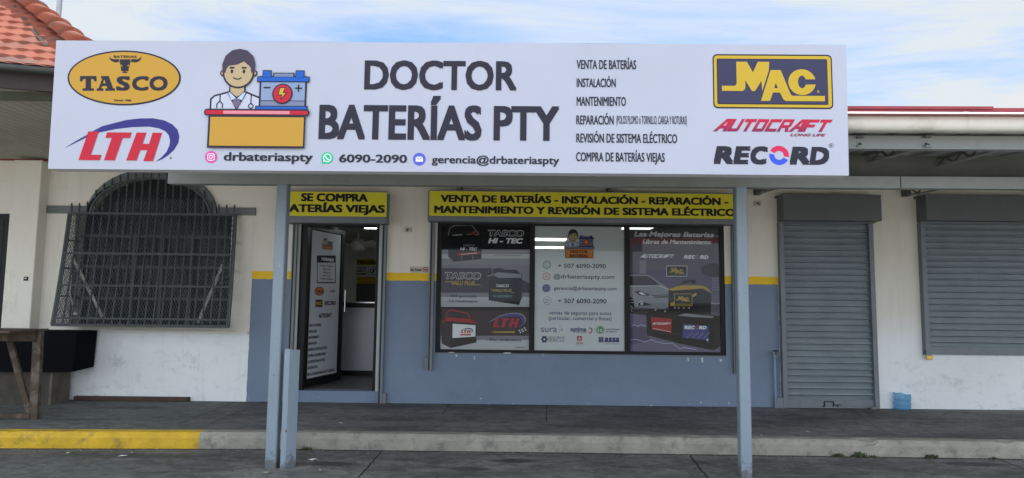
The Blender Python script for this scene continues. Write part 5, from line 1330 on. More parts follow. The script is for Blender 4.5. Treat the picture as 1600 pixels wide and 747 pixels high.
    for i, (x, y) in enumerate(((878, 462), (905, 452), (930, 436), (890, 480), (916, 468), (942, 455))): A.poly(P2([(x, y), (x + 13, y - 6), (x + 16, y + 6), (x + 3, y + 12)]), 'print_white', 2)
    A.text('- Alto rendimiento', *[c2(x, 0)[0] for x in (550, 905)], c2(0, 545)[1], c2(0, 572)[1], 'print_plum', 2, 0.02)
    A.text('GARANTÍA', *[c2(x, 0)[0] for x in (845, 940)], c2(0, 630)[1], c2(0, 641)[1], 'print_plum', 2, 0.02)
    A.done('lettering', o)

def poster_middle():
    A, o = poster(906, 548, 'middle white window poster with contact details and insurer logos')
    c1, c2 = cpt(6.794, 830, 345), cpt(6.794, 830, 450); P1 = lambda L: [c1(*p) for p in L]; P2 = lambda L: [c2(*p) for p in L]
    A.rect(834, 347, 979, 551, 'film_white', 0.5); A.done('film', o)
    emblem(A, *c1(507, 243), 0.293, 'film_orange', True, 'film_ink'); A.done('doctor_emblem', o)
    x1 = lambda *xs: [c1(x, 0)[0] for x in xs]
    A.text('+ 507 6090-2090', *x1(285, 792), c1(0, 457)[1], c1(0, 502)[1], 'film_ink', 2, 0.012)
    A.text('@drbateriaspty.com', *x1(238, 882), c1(0, 571)[1], c1(0, 615)[1], 'film_ink', 2, 0.010)
    A.text('gerencia@drbateriaspty.com', *x1(240, 905), c1(0, 700)[1], c1(0, 736)[1], 'film_ink', 2, 0.010)
    A.text('+ 507 6090-2090', *x1(285, 800), c2(0, 115)[1], c2(0, 163)[1], 'film_ink', 2, 0.016)
    A.text('ventas de seguros para autos', *x1(188, 850), c2(0, 246)[1], c2(0, 285)[1], 'film_navy', 2, 0.008); A.text('(particular, comercial y flotas)', *x1(185, 852), c2(0, 303)[1], c2(0, 341)[1], 'film_navy', 2, 0.008)
    A.ell(*c1(165, 467), 6.4, 6.4, 'film_green', 1); A.ell(*c1(165, 467), 5.0, 5.0, 'white', 2); A.ring(*c1(165, 467), 4.0, 4.0, 1.0, 'film_green', 3, 18); A.line(P1([(152, 452), (160, 470), (178, 480)]), 1.0, 'film_green', 3)
    A.ell(*c1(162, 590), 6.1, 6.1, 'film_pink', 1); A.ell(*c1(162, 590), 4.8, 4.8, 'white', 2); A.rrect(*c1(142, 570), *c1(182, 610), 1.3, 'film_pink', 3); A.rrect(*c1(148, 576), *c1(176, 604), 1.0, 'white', 4); A.ring(*c1(162, 590), 1.4, 1.4, 0.6, 'film_pink', 5, 12)
    A.ell(*c1(160, 716), 6.5, 6.3, 'film_purple', 1); A.rrect(*c1(132, 695), *c1(190, 735), 1.5, 'film_grey', 2); A.rrect(*c1(142, 704), *c1(180, 718), 1.0, 'film_purple', 3)
    A.ring(*c2(172, 135), 6.4, 6.6, 0.5, 'film_grey', 1); A.line(P2([(140, 125), (188, 125), (188, 140)]), 0.9, 'film_grey', 2); A.line(P2([(140, 152), (190, 152)]), 0.9, 'film_grey', 2)
    A.done('contact_lines', o)
    A.text('sura', *x1(103, 273), c2(0, 398)[1], c2(0, 468)[1], 'film_navy', 2, 0.0)
    for (a, b_) in (((292, 405), (318, 412)), ((318, 425), (338, 432)), ((285, 440), (330, 442)), ((318, 455), (338, 450)), ((285, 475), (305, 470))): A.line(P2([a, b_]), 0.9, 'film_cyan', 2)
    A.text('optima', *x1(415, 585), c2(0, 412)[1], c2(0, 462)[1], 'film_navy', 2, 0.03); A.text('SEGUROS', *x1(470, 585), c2(0, 469)[1], c2(0, 478)[1], 'film_navy', 2, 0.01)
    A.arc(*c2(622, 450), 4.2, 4.4, 1.5, -110, 20, 'film_navy', 2); A.arc(*c2(622, 450), 4.2, 4.4, 1.5, 20, 120, 'film_red', 2)
    A.ell(*c2(730, 444), 6.9, 6.7, 'film_green', 1); A.ring(*c2(730, 444), 6.1, 5.9, 0.5, 'white', 2); A.text('is', *x1(705, 755), c2(0, 418)[1], c2(0, 466)[1], 'white', 3, 0.0)
    A.text('Internacional', *x1(795, 930), c2(0, 428)[1], c2(0, 446)[1], 'film_ink', 2, 0.01); A.text('de Seguros', *x1(795, 910), c2(0, 455)[1], c2(0, 471)[1], 'film_ink', 2, 0.01)
    for k in range(6):
        a = R(60 * k); A.ell(*c2(140 + 22 * math.cos(a), 545 + 25 * math.sin(a)), 2.0, 2.2, 'film_navy', 1, 10)
    A.text('SEGUROS', *x1(182, 355), c2(0, 515)[1], c2(0, 540)[1], 'film_ink', 2, 0.0); A.text('FEDPA, S.A.', *x1(182, 355), c2(0, 546)[1], c2(0, 571)[1], 'film_ink', 2, 0.0)
    A.rrect(*c2(487, 510), *c2(538, 560), 0.6, 'film_red', 1); A.text('A', *x1(500, 526), c2(0, 520)[1], c2(0, 550)[1], 'white', 2, 0.02); A.text('Ancón', *x1(476, 552), c2(0, 572)[1], c2(0, 592)[1], 'film_red', 2, 0.02); A.text('Seguros', *x1(470, 556), c2(0, 599)[1], c2(0, 609)[1], 'film_grey', 2, 0.01)
    A.rect(*c2(714, 520), *c2(768, 579), 'film_grey', 1)
    for k in range(5): A.rect(*c2(718 + k * 10, 524), *c2(723 + k * 10, 575), 'film_navy', 2)
    A.text('assa', *x1(775, 937), c2(0, 505)[1], c2(0, 576)[1], 'film_navy', 2, 0.04, 0.15); A.text('COMPAÑÍA DE SEGUROS', *x1(775, 937), c2(0, 588)[1], c2(0, 599)[1], 'film_navy', 2, 0.0)
    A.done('insurer_logos', o)

def poster_right():
    A, o = poster(1055, 552, 'right window poster with a silver car and stacked black batteries')
    c1, c2 = cpt(6.794, 980, 345), cpt(6.794, 980, 450); P1 = lambda L: [c1(*p) for p in L]; P2 = lambda L: [c2(*p) for p in L]
    x1 = lambda *xs: [c1(x, 0)[0] for x in xs]
    A.rect(983, 371.5, 1129, 555, grad_mat('print_storm', (0.15, 0.125, 0.19), (0.12, 0.11, 0.135), 0.15, 1.2), 0.5); A.rect(983, 348, 1129, 371.5, 'print_header', 0.5)
    A.rect(983, 372.3, 1129, 382, grad_mat('print_redband', (0.22, 0.07, 0.07), (0.20, 0.08, 0.09), 0, 1), 0.8)
    A.poly(P1([(30, 550), (250, 520), (640, 545), (985, 530), (985, 760), (30, 760)]), 'print_purple', 0.8)
    A.poly(P1([(780, 500), (820, 470), (880, 452), (930, 448), (970, 470), (985, 520), (985, 620), (900, 600), (800, 560)]), 'print_plum', 1); A.rect(*c1(130, 420), *c1(200, 560), 'print_mid', 0.9)
    A.rect(*c1(900, 600), *c1(985, 745), 'print_lilac', 1.2)
    for y in (625, 655, 690, 720): A.line(P1([(900, y), (985, y)]), 0.7, 'print_purple', 1.6)
    A.poly(P2([(30, 270), (990, 300), (1000, 690), (30, 690)]), 'print_lilac', 0.9); A.poly(P2([(30, 390), (200, 420), (250, 560), (30, 600)]), 'print_purple', 1.1)
    for L in ([(40, 410), (80, 390), (115, 410), (140, 390), (200, 405)], [(40, 550), (100, 545), (180, 572), (260, 548), (300, 570), (400, 590), (480, 585), (560, 650), (600, 630), (740, 655)], [(890, 160), (930, 170), (985, 160)], [(285, 160), (340, 150), (430, 155)]): A.line(P2(L), 0.9, 'glow_line', 1.6)
    A.done('backdrop', o)
    A.poly(P1([(28, 572), (210, 572), (260, 592), (345, 655), (405, 690), (440, 720), (440, 780)]) + P2([(440, 200), (395, 222), (330, 222), (60, 200), (28, 195)]), 'print_silver', 1.8)
    A.poly(P1([(28, 588), (205, 586), (250, 605), (345, 682), (340, 688), (28, 686)]), 'print_plum', 2.6); A.poly(P2([(75, 38), (120, 28), (240, 68), (230, 82), (130, 80)]), 'print_plum', 2.6); A.poly(P2([(120, 50), (150, 45), (200, 70), (150, 72)]), 'print_white', 3.2); A.poly(P2([(250, 75), (435, 68), (435, 100), (290, 104)]), 'print_plum', 2.6)
    A.line(P2([(250, 88), (435, 82)]), 0.7, 'print_grey', 3.2); A.poly(P2([(110, 140), (180, 150), (260, 180), (180, 190), (100, 185)]), 'print_plum', 2.6); A.ell(*c2(155, 168), 2.4, 2.4, 'print_grey', 3.2); A.line(P2([(105, 190), (115, 150), (170, 145)]), 0.9, 'print_white', 3.4)
    A.line(P1([(30, 695), (340, 690), (440, 730)]), 0.8, 'print_white', 2.8); A.poly(P2([(28, 90), (60, 110), (75, 175), (68, 240), (28, 262)]), 'print_black', 2.6)
    for L in ([(34, 150), (66, 160)], [(34, 185), (66, 225)], [(34, 215), (52, 250)], [(36, 120), (60, 130)]): A.line(P2(L), 0.9, 'print_grey', 3.2)
    A.poly(P2([(28, 225), (420, 222), (440, 250), (200, 290), (28, 270)]), 'print_plum', 1.7)
    A.done('silver_car', o)
    A.poly(P2([(200, 262), (440, 225), (985, 300), (998, 320), (985, 620), (920, 662), (560, 592), (210, 500)]), 'print_black', 3.6); A.poly(P2([(925, 330), (995, 310), (985, 620), (922, 660)]), 'print_dark', 4); A.poly(P2([(530, 290), (620, 270), (920, 300), (905, 318), (700, 310)]), 'print_silver', 4.2); A.line(P2([(215, 475), (560, 495), (920, 600)]), 0.9, 'print_plum', 4.2)
    A.poly(P2([(250, 310), (470, 325), (467, 475), (262, 440)]), 'print_red', 4.6); A.poly(P2([(590, 380), (865, 405), (862, 555), (585, 525)]), 'print_blue', 4.6)
    for k in range(4): A.poly(P2([(620 + 60 * k, 530), (680 + 60 * k, 470), (700 + 60 * k, 474), (640 + 60 * k, 534)]), 'print_lilac', 4.9)
    logo_autocraft(A, *c2(362, 380), 0.158, 'print_white', None, 5.2); A.line(P2([(270, 428), (460, 465)]), 0.6, 'print_white', 5.2)
    logo_record(A, *c2(725, 422), 0.192, 'print_white', 'print_red', 'print_lilac', 5.2); A.ell(*c2(850, 552), 1.6, 1.6, 'print_white', 5.2)
    for x, y in ((300, 232), (400, 248), (555, 243), (620, 248)): A.ell(*c2(x, y), 1.4, 1.4, 'print_grey', 4.4, 10)
    A.done('long_battery', o)
    A.poly(P2([(437, 30), (770, 5), (890, 60), (885, 280), (620, 265), (437, 225)]), 'print_black', 5.0); A.poly(P2([(770, 25), (890, 60), (885, 280), (770, 270)]), 'print_dark', 5.3)
    A.poly(P1([(440, 725), (520, 700), (600, 683), (800, 688), (850, 715), (895, 765), (880, 762), (800, 715), (770, 722), (470, 742)]), 'mac_gold', 5.6); A.poly(P1([(555, 672), (600, 640), (720, 622), (728, 665), (690, 672), (680, 650), (620, 662)]), 'print_black', 5.6)
    A.rect(*c2(497, 60), *c2(690, 192), 'mac_gold', 5.6); A.rect(*c2(503, 66), *c2(684, 186), 'print_black', 6.0); logo_mac(A, *c2(592, 115), 0.135, 'mac_gold', 'print_black', False, 'ink', 3.0); A.line(P2([(510, 172), (675, 172)]), 1.0, 'mac_gold', 6.6)
    A.poly(P2([(690, 75), (730, 48), (738, 75), (692, 100)]), 'print_gold', 5.8); A.poly(P2([(455, 160), (497, 150), (497, 190), (460, 190)]), 'print_gold', 5.8)
    for x in (505, 545, 600, 655): A.ell(*c2(x, 212), 1.2, 1.2, 'print_grey', 5.6, 10)
    A.done('gold_topped_battery', o)
    A.text('Las Mejores Baterías', *x1(75, 920), c1(0, 117)[1], c1(0, 172)[1], 'print_grey', 2, 0.03, 0.2); A.text('Libres de Mantenimiento', *x1(163, 888), c1(0, 200)[1], c1(0, 246)[1], 'print_white', 2, 0.03, 0.2)
    logo_autocraft(A, *c1(318, 379), 0.29, 'print_white', None, 2); logo_record(A, *c1(735, 388), 0.212, 'print_white', 'print_silver', 'print_silver', 2)
    A.rect(*c1(415, 477), *c1(636, 591), 'print_white', 2); A.rect(*c1(420, 482), *c1(631, 586), 'print_dark', 2.6); logo_mac(A, *c1(526, 534), 0.155, 'mac_gold', 'print_dark', False, 'ink', -0.5)
    A.done('lettering', o)
flatmat('print_pinkline', (0.45, 0.25, 0.28))
poster_left(); poster_middle(); poster_right()

def door_poster():
    O = HP + LN * 0.006; A = Art(O, LD, (0, 0, 1)); A.STEP = 0.0008
    u0, u1 = 0.085, LW - 0.085; z0, z1 = 0.10, ZLT - HP.z - 0.07
    o = thing('door_poster', 'tall white poster with opening hours and service list on the open door', 'poster', mw=A.mw)
    b = MB(); b.face([(u0, 0, z0), (u1, 0, z0), (u1, 0, z1), (u0, 0, z1)], 'door_print'); b.build('sheet', o)
    c1, c2 = cpt(5.533, 470, 345), cpt(4.977, 470, 470); 
    emblem(A, *c1(228, 200), 0.108, 'film_orange', False, 'film_ink'); A.done('doctor_emblem', o)
    A.rect(*c1(138, 300), *c1(302, 540), 'film_ink', 1); A.rect(*c1(144, 362), *c1(296, 530), 'door_print', 2); A.text('HORARIO', *[c1(x, 0)[0] for x in (180, 285)], c1(0, 322)[1], c1(0, 348)[1], 'white', 3, 0.03)
    for i, t in enumerate(('LUNES A VIERNES', '8:00 A 5:00', 'SÁBADO', '8:00 A 3:00', 'DOMINGO CERRADO')): A.text(t, *[c1(x, 0)[0] for x in ((165, 280) if i % 4 == 0 else (190, 255))], c1(0, 385 + 28 * i)[1], c1(0, 398 + 28 * i)[1], 'film_ink', 3, 0.02)
    A.done('hours_panel', o)
    A.ell(*c1(160, 609), 7.6, 7.1, 'film_ink', 1); A.ell(*c1(160, 609), 6.8, 6.3, 'film_orange', 2); A.text('TASCO', *[c1(x, 0)[0] for x in (130, 192)], c1(0, 600)[1], c1(0, 622)[1], 'film_ink', 3, 0.04)
    logo_lth(A, *c1(268, 610), 0.058, 'film_ink', 'film_navy', 1)
    A.rect(*c1(126, 682), *c1(187, 746), 'film_ink', 1); A.text('MAC', *[c1(x, 0)[0] for x in (132, 180)], c1(0, 698)[1], c1(0, 730)[1], 'mac_gold', 2, 0.04)
    A.text('RECORD', *[c1(x, 0)[0] for x in (205, 302)], c1(0, 694)[1], c1(0, 728)[1], 'film_ink', 2, 0.05, 0.1); A.text('AUTOCRAFT', *[c2(x, 0)[0] for x in (138, 240)], c2(0, 97)[1], c2(0, 130)[1], 'film_ink', 2, 0.05, 0.2)
    A.done('brand_logos', o)
    for i, (t, xe) in enumerate((('VENTA DE BATERÍAS', 158), ('INSTALACIÓN', 124), ('MANTENIMIENTO', 142), ('REPARACIÓN', 122), ('REVISIÓN DE SISTEMA ELÉCTRICO', 206), ('COMPRA DE BATERÍAS VIEJAS', 192), ('ACCESORIOS PARA BATERÍAS', 186), ('ASISTENCIA VIAL', 130), ('VENTA DE SEGUROS PARA AUTO Y COMERCIAL', 262))):
        xs = 66 - i * 2.2; y = 184 + i * 46.6 - (xe - 60) * 0.06; A.text(t, c2(xs, 0)[0], c2(xe, 0)[0], c2(0, y)[1], c2(0, y + 22)[1], 'film_ink', 2, 0.035); A.done('service_line', o)
flatmat('door_print', (0.50, 0.52, 0.56))
door_poster()

# ================================================================== things inside the shop
def inside():
    yc = 9.95; zf = DZ0 + 0.002
    x0, x1 = WX(505, 530, yc), 1.2
    zt = WZ(550, 471, yc - 0.05)
    t = thing('service_counter', 'shop counter with a grey perforated metal front seen through the doorway', 'counter', ((x0 + x1) / 2, yc, zf)); inv = Matrix.Translation(-t.location)
    def cpn(b, n): o = b.build(n, t); o.matrix_parent_inverse = inv
    b = MB(); b.box((x0, yc, zf + 0.075), (x1, yc + 0.5, zt - 0.09), 'perforated_steel'); cpn(b, 'front_panel')
    b = MB(); b.box((x0 + 0.02, yc + 0.03, zf), (x1 - 0.02, yc + 0.48, zf + 0.074), 'black_frame'); cpn(b, 'plinth')
    b = MB(); b.box((x0 - 0.02, yc - 0.05, zt - 0.089), (x1 + 0.03, yc + 0.55, zt - 0.03), 'black_frame'); cpn(b, 'edge_band')
    b = MB(); b.cbox((x0 - 0.03, yc - 0.06, zt - 0.029), (x1 + 0.03, yc + 0.56, zt), 'steel', 0.008); cpn(b, 'counter_top')
    # notices on the back wall
    y = 14.0 - 0.02
    A = Art(onY(550, 430, y), (1, 0, 0), (0, 0, 1)); o = thing('notice_board', 'white wall notice headed ATENCIÓN in a yellow band behind the counter', 'sign', mw=A.mw)
    c = cpt(5.533, 520, 345); xs = lambda *v: [c(x, 0)[0] for x in v]
    A.rect(*c(165, 333), *c(398, 482), 'white', 0.5); A.rect(*c(165, 333), *c(398, 384), 'label_yellow', 1); A.done('board', o)
    A.text('ATENCIÓN', *xs(190, 372), c(0, 345)[1], c(0, 374)[1], 'ink_black', 2, 0.035)
    for i, tx in enumerate(('LOCAL SIN', 'ACCESO AL', 'SANITARIO')): A.text(tx, *xs(182, 292), c(0, 398 + 27 * i)[1], c(0, 416 + 27 * i)[1], 'ink_black', 2, 0.04)
    A.rect(*c(306, 388), *c(309, 480), 'ink_black', 2); A.ring(*c(350, 433), 5.6, 6.6, 0.9, 'ink_black', 2); A.ell(*c(350, 422), 1.2, 1.4, 'ink_black', 2); A.rect(*c(343, 430), *c(357, 450), 'ink_black', 2); A.line([c(325, 460), c(375, 408)], 0.9, 'ink_black', 3)
    A.done('lettering', o)
    A = Art(onY(540, 430, y), (1, 0, 0), (0, 0, 1)); o = thing('wall_notice', 'small blue and white notice beside the yellow headed notice', 'sign', mw=A.mw)
    A.rect(*c(60, 393), *c(160, 466), 'white', 0.5); A.rect(*c(60, 416), *c(160, 446), 'blue', 1); A.done('sheet', o)
    for yy in (398, 452): A.text('HORARIO', *xs(104, 156), c(0, yy)[1], c(0, yy + 9)[1], 'ink_black', 2, 0.03)
    A.done('lettering', o)
    # white ceiling fan
    yfan = 10.9; m = onY(559.5, 383, yfan)
    f = thing('ceiling_fan', 'white ceiling fan hanging inside the shop behind the doorway', 'fan', (m.x, m.y, m.z))
    b = MB(); b.lathe([(0.0, -0.10), (0.09, -0.095), (0.115, -0.05), (0.115, 0.04), (0.08, 0.09), (0.0, 0.095)], 'white_plastic', n=20); b.build('motor', f)
    b = MB(); b.tube([(0, 0, 0.09), (0, 0, 2.50 - m.z)], 0.014, 'white_plastic', 8); b.build('rod', f)
    for k in range(4):
        a = R(40 + 90 * k); d = Vector((math.cos(a), math.sin(a), 0)); s = Vector((-math.sin(a), math.cos(a), 0)); b = MB()
        p = [d * 0.10 - s * 0.035 + Vector((0, 0, 0.02)), d * 0.62 - s * 0.07 + Vector((0, 0, 0.03)), d * 0.62 + s * 0.07 - Vector((0, 0, 0.03)), d * 0.10 + s * 0.035 - Vector((0, 0, 0.02))]
        q = [v + Vector((0, 0, 0.008)) for v in p]; b.add(p + q, [(3, 2, 1, 0), (4, 5, 6, 7), (0, 1, 5, 4), (1, 2, 6, 5), (2, 3, 7, 6), (3, 0, 4, 7)], 'white_plastic'); b.build('blade', f)
inside()

# ================================================================== small things on and along the front
def small_things():
    # no smoking sticker
    A = Art(onY(654, 423.5, YW - 0.003), (1, 0, 0), (0, 0, 1)); o = thing('no_smoking_sticker', 'small white No Fumar sticker on the cream wall right of the doorway', 'sticker', mw=A.mw)
    A.rect(640.5, 416.5, 669.5, 426, 'cream_fit', 0.2); A.done('sheet', o)
    A.text('No Fumar', 641.5, 659, 419.5, 423.6, 'ink_black', 1, 0.03); A.done('lettering', o)
    A.ring(664.7, 421.3, 4.2, 4.2, 0.9, 'red', 1, 18); A.rect(662.3, 420.8, 667.2, 422, 'ink_black', 0.8); A.line([(662, 418.6), (667.4, 424)], 0.8, 'red', 1.5); A.done('symbol', o)
    # wall hook by the doorway and a stub high on the right
    for px, py, lb in ((637.5, 359, 'small rusty hook bracket on the cream wall between door and window'), (1183, 318, 'small stub fitting on the cream wall right of the right post')):
        p = onY(px, py, YW); t = thing('wall_fitting', lb, 'fitting', (p.x, YW, p.z), 'small fittings on the upper wall')
        b = MB(); b.box((-0.045, -0.012, -0.03), (0.045, -0.001, 0.03), 'cream_fit'); b.build('plate', t)
        b = MB(); b.tube([(0, -0.012, 0.0), (0, -0.05, 0.0), (0.0, -0.06, -0.025)], 0.010, 'stone', 8); b.build('hook', t)
    # tap on a standpipe
    p = onY(1210.5, 556, YW - 0.05); pb = onY(1212, 633, YW - 0.05)
    t = thing('standpipe', 'thin painted standpipe with a small tap beside the tall shutter', 'water tap', (pb.x, YW - 0.05, ZS))
    h = p.z - ZS
    b = MB(); b.tube([(0, 0, 0), (0, 0, h)], 0.014, 'pipe_paint', 10); b.build('pipe', t)
    b = MB(); b.tube([(0, 0, h - 0.01), (0, 0, h + 0.045)], 0.019, 'zinc', 10); b.tube([(0, -0.0, h + 0.02), (0, -0.07, h + 0.02), (0, -0.085, h - 0.02)], 0.012, 'zinc', 8); b.build('tap_body', t)
    b = MB(); b.tube([(0, -0.04, h + 0.02), (0, -0.04, h + 0.06)], 0.007, 'black_frame', 8); b.box((-0.035, -0.05, h + 0.058), (0.035, -0.03, h + 0.07), 'black_frame'); b.build('tap_handle', t)
    # padlock under the right shutter
    p = onY(1452, 558, YW - 0.06); t = thing('padlock', 'brass padlock hanging at the lower left corner of the window shutter', 'padlock', (p.x, p.y, p.z))
    b = MB(); b.cbox((-0.034, -0.014, -0.033), (0.034, 0.014, 0.022), 'brass', 0.006); b.build('body', t)
    b = MB(); b.tube([(-0.021, 0, 0.022), (-0.021, 0, 0.05), (-0.012, 0, 0.066), (0.0, 0, 0.071), (0.012, 0, 0.066), (0.021, 0, 0.05), (0.021, 0, 0.022)], 0.006, 'steel', 8); b.build('shackle', t)
    b = MB(); b.cbox((-0.045, -0.002, 0.03), (0.02, 0.02, 0.085), 'black_frame', 0.004); b.build('hasp', t)
    # cut water jug
    p = onZ(1412, 640.5, ZS); t = thing('water_jug', 'crumpled translucent blue plastic water jug on the walkway by the white wall', 'jug', (p.x, p.y + 0.02, ZS))
    r = 0.098; hh = 0.185; n = 28; prof = [(0.72, 0.0), (0.93, 0.008), (1.0, 0.03), (0.90, 0.046), (1.0, 0.060), (1.0, 0.090), (0.90, 0.104), (1.0, 0.118), (1.0, 0.15), (0.97, hh)]
    vs, fs = [], []
    for j, (f, z) in enumerate(prof):
        for k in range(n):
            a = 2 * math.pi * k / n; q = 1 + 0.06 * noise.noise(Vector((math.cos(a) * 1.6, math.sin(a) * 1.6, z * 9)))
            vs.append((r * f * q * math.cos(a), r * f * q * 0.9 * math.sin(a), z + ((0.020 * math.cos(a + 2.6) + 0.006 * math.sin(5 * a)) * (j == len(prof) - 1))))
    for j in range(len(prof) - 1):
        for k in range(n): k2 = (k + 1) % n; fs.append((j * n + k, j * n + k2, (j + 1) * n + k2, (j + 1) * n + k))
    b = MB(); b.add(vs, fs, 'blue_plastic', True); b.face([v for v in vs[:n]][::-1], 'blue_plastic'); b.build('body', t)
    b = MB(); top = vs[-n:]; b.tube([Vector(v) for v in top] + [Vector(top[0])], 0.004, 'blue_plastic', 6); b.build('rim', t)
    # brown plank at the foot of the left wall
    a, c = onZ(121, 624.5, ZS), onZ(301, 625.5, ZS); t = thing('wooden_plank', 'long dark brown plank lying against the foot of the white wall', 'plank', ((a.x + c.x) / 2, (a.y + c.y) / 2, ZS))
    b = MB(); L = (c - a).length; b.cbox((-L / 2, -0.02, 0.001), (L / 2, 0.045, 0.052), 'plank_wood', 0.005); o = b.build('board', t); t.location.y = YW - 0.052
    # stones at the foot of the shutter
    for px, py, s, lb in ((1230, 636, 0.055, 'pale rough stone at the left foot of the tall shutter'), (1364, 640, 0.035, 'small dark stone at the right foot of the tall shutter')):
        q = onZ(px, py, ZS); b = MB(); n, m = 14, 8; vs = []
        for j in range(m + 1):
            for k in range(n):
                th, ph = math.pi * j / m, 2 * math.pi * k / n; v = Vector((math.sin(th) * math.cos(ph), math.sin(th) * math.sin(ph), math.cos(th))); g = 1 + 0.35 * noise.noise(v * 1.7 + Vector((px, 0, 0)))
                vs.append((v.x * s * 1.2 * g, v.y * s * 0.8 * g, max(0.0, v.z * s * 0.55 * g + s * 0.42)))
        b.add(vs, [(j * n + k, (j + 1) * n + k, (j + 1) * n + (k + 1) % n, j * n + (k + 1) % n) for j in range(m) for k in range(n)], 'stone')
        o = b.build('stone'); o.location = (q.x, q.y, ZS); tag(o, lb, 'stone', 'stones by the shutter')
mat('cream_fit', (0.50, 0.46, 0.38), 0.7, var=0.1)
mat('pipe_paint', (0.20, 0.26, 0.37), 0.5, var=0.08)
small_things()

def left_clutter():
    # rough wooden trestle frame
    yf = 7.05
    def Wp(px, py, y=yf): return onY(px, py, y)
    base = onZ(30, 655, ZS)
    t = thing('wooden_trestle', 'rough brown wooden trestle with a diagonal brace on the far left', 'trestle', (base.x, base.y, ZS)); inv = Matrix.Translation(-t.location)
    def p(b, n): o = b.build(n, t); o.matrix_parent_inverse = inv
    zt = WZ(30, 517, yf); x1 = Wp(61, 520).x; xb = Wp(53, 640).x
    yb = onZ(55, 642, ZS).y
    b = MB(); b.bar((Wp(60, 522).x, yf, zt - 0.0), (Wp(55, 640).x, yf + 0.0, ZS), 0.085, 0.05, 'old_wood', up=(0, 1, 0)); p(b, 'post')
    b = MB(); b.bar((Wp(3, 522).x, yf - 0.42, zt - 0.01), (Wp(-4, 640).x, yf - 0.42, ZS), 0.06, 0.05, 'old_wood', up=(0, 1, 0)); p(b, 'post')
    b = MB(); b.bar((Wp(-40, 525).x, yf - 0.052, zt - 0.055), (x1 + 0.01, yf - 0.052, zt - 0.055), 0.05, 0.095, 'old_wood'); p(b, 'rail')
    b = MB(); b.bar((Wp(9, 533).x, yf + 0.055, WZ(9, 533, yf)), (Wp(43, 636).x, yf + 0.055, ZS + 0.02), 0.06, 0.03, 'old_wood', up=(0, 1, 0)); p(b, 'brace')
    b = MB(); b.box((Wp(-60, 520).x, yf - 0.45, zt + 0.001), (x1 + 0.03, yf + 0.10, zt + 0.022), 'old_wood'); p(b, 'top_board')
    b = MB(); b.bar((Wp(-60, 645).x, yf - 0.12, ZS + 0.05), (Wp(50, 638).x, yf - 0.02, ZS + 0.03), 0.03, 0.05, 'old_wood'); p(b, 'foot_rail')
    # table with a black cloth
    y0 = 7.90; zt = WZ(110, 518.5, y0); xr = Wp(121, 518, y0).x; xl = Wp(-60, 518, y0).x
    o = thing('side_table', 'low table box of worn boards standing against the white wall', 'table', ((xl + xr) / 2, y0 + 0.2, ZS)); inv2 = Matrix.Translation(-o.location)
    def p2(b, n): q = b.build(n, o); q.matrix_parent_inverse = inv2
    xe = Wp(81, 600, y0 + 0.04).x
    b = MB(); b.box((xe - 0.03, y0 + 0.041, ZS), (xe, YW - 0.06, zt - 0.014), 'block_board'); p2(b, 'end_panel')
    b = MB(); b.box((xl, y0 + 0.05, ZS), (xe - 0.0305, YW - 0.07, zt - 0.016), 'block_board_dark'); p2(b, 'front_panel')
    b = MB(); b.box((xl, y0 + 0.02, zt - 0.012), (xr - 0.02, YW - 0.06, zt - 0.003), 'block_board'); p2(b, 'top_board')
    # cloth: top sheet and hanging front and side, hem lifting to the right
    b = MB(); n = 40; vs, fs = [], []
    for i in range(n + 1):
        f = i / n; x = xl + (xr - xl) * f
        hem = WZ(110, 581.5, y0); hr = WZ(118, 581, y0)
        z1 = hem + (max(0, (f - 0.86) / 0.14)) * (hr - hem)
        wv = 0.012 * math.sin(x * 11) + 0.008 * noise.noise(Vector((x * 5, 0, 0)))
        vs += [(x, YW - 0.05, zt + 0.003), (x, y0, zt + 0.004 + 0.003 * noise.noise(Vector((x * 4, 1, 1)))), (x, y0 - 0.012, zt - 0.012), (x, y0 - 0.016 + wv * 0.5, (zt + z1) / 2), (x - 0.015 * f, y0 - 0.02 + wv, z1)]
    for i in range(n):
        for j in range(4): a = i * 5 + j; fs.append((a, a + 1, a + 6, a + 5))
    b.add(vs, fs, 'black_cloth', True)
    z1 = WZ(118, 581, y0)
    b.face([(xr, y0 - 0.012, zt), (xr - 0.015, y0 - 0.02, z1), (xr - 0.01, YW - 0.06, z1 + 0.02), (xr, YW - 0.05, zt)], 'black_cloth')
    o2 = b.build('table_cloth'); tag(o2, 'plain black cloth draped over the low table by the left wall', 'tablecloth')
left_clutter()

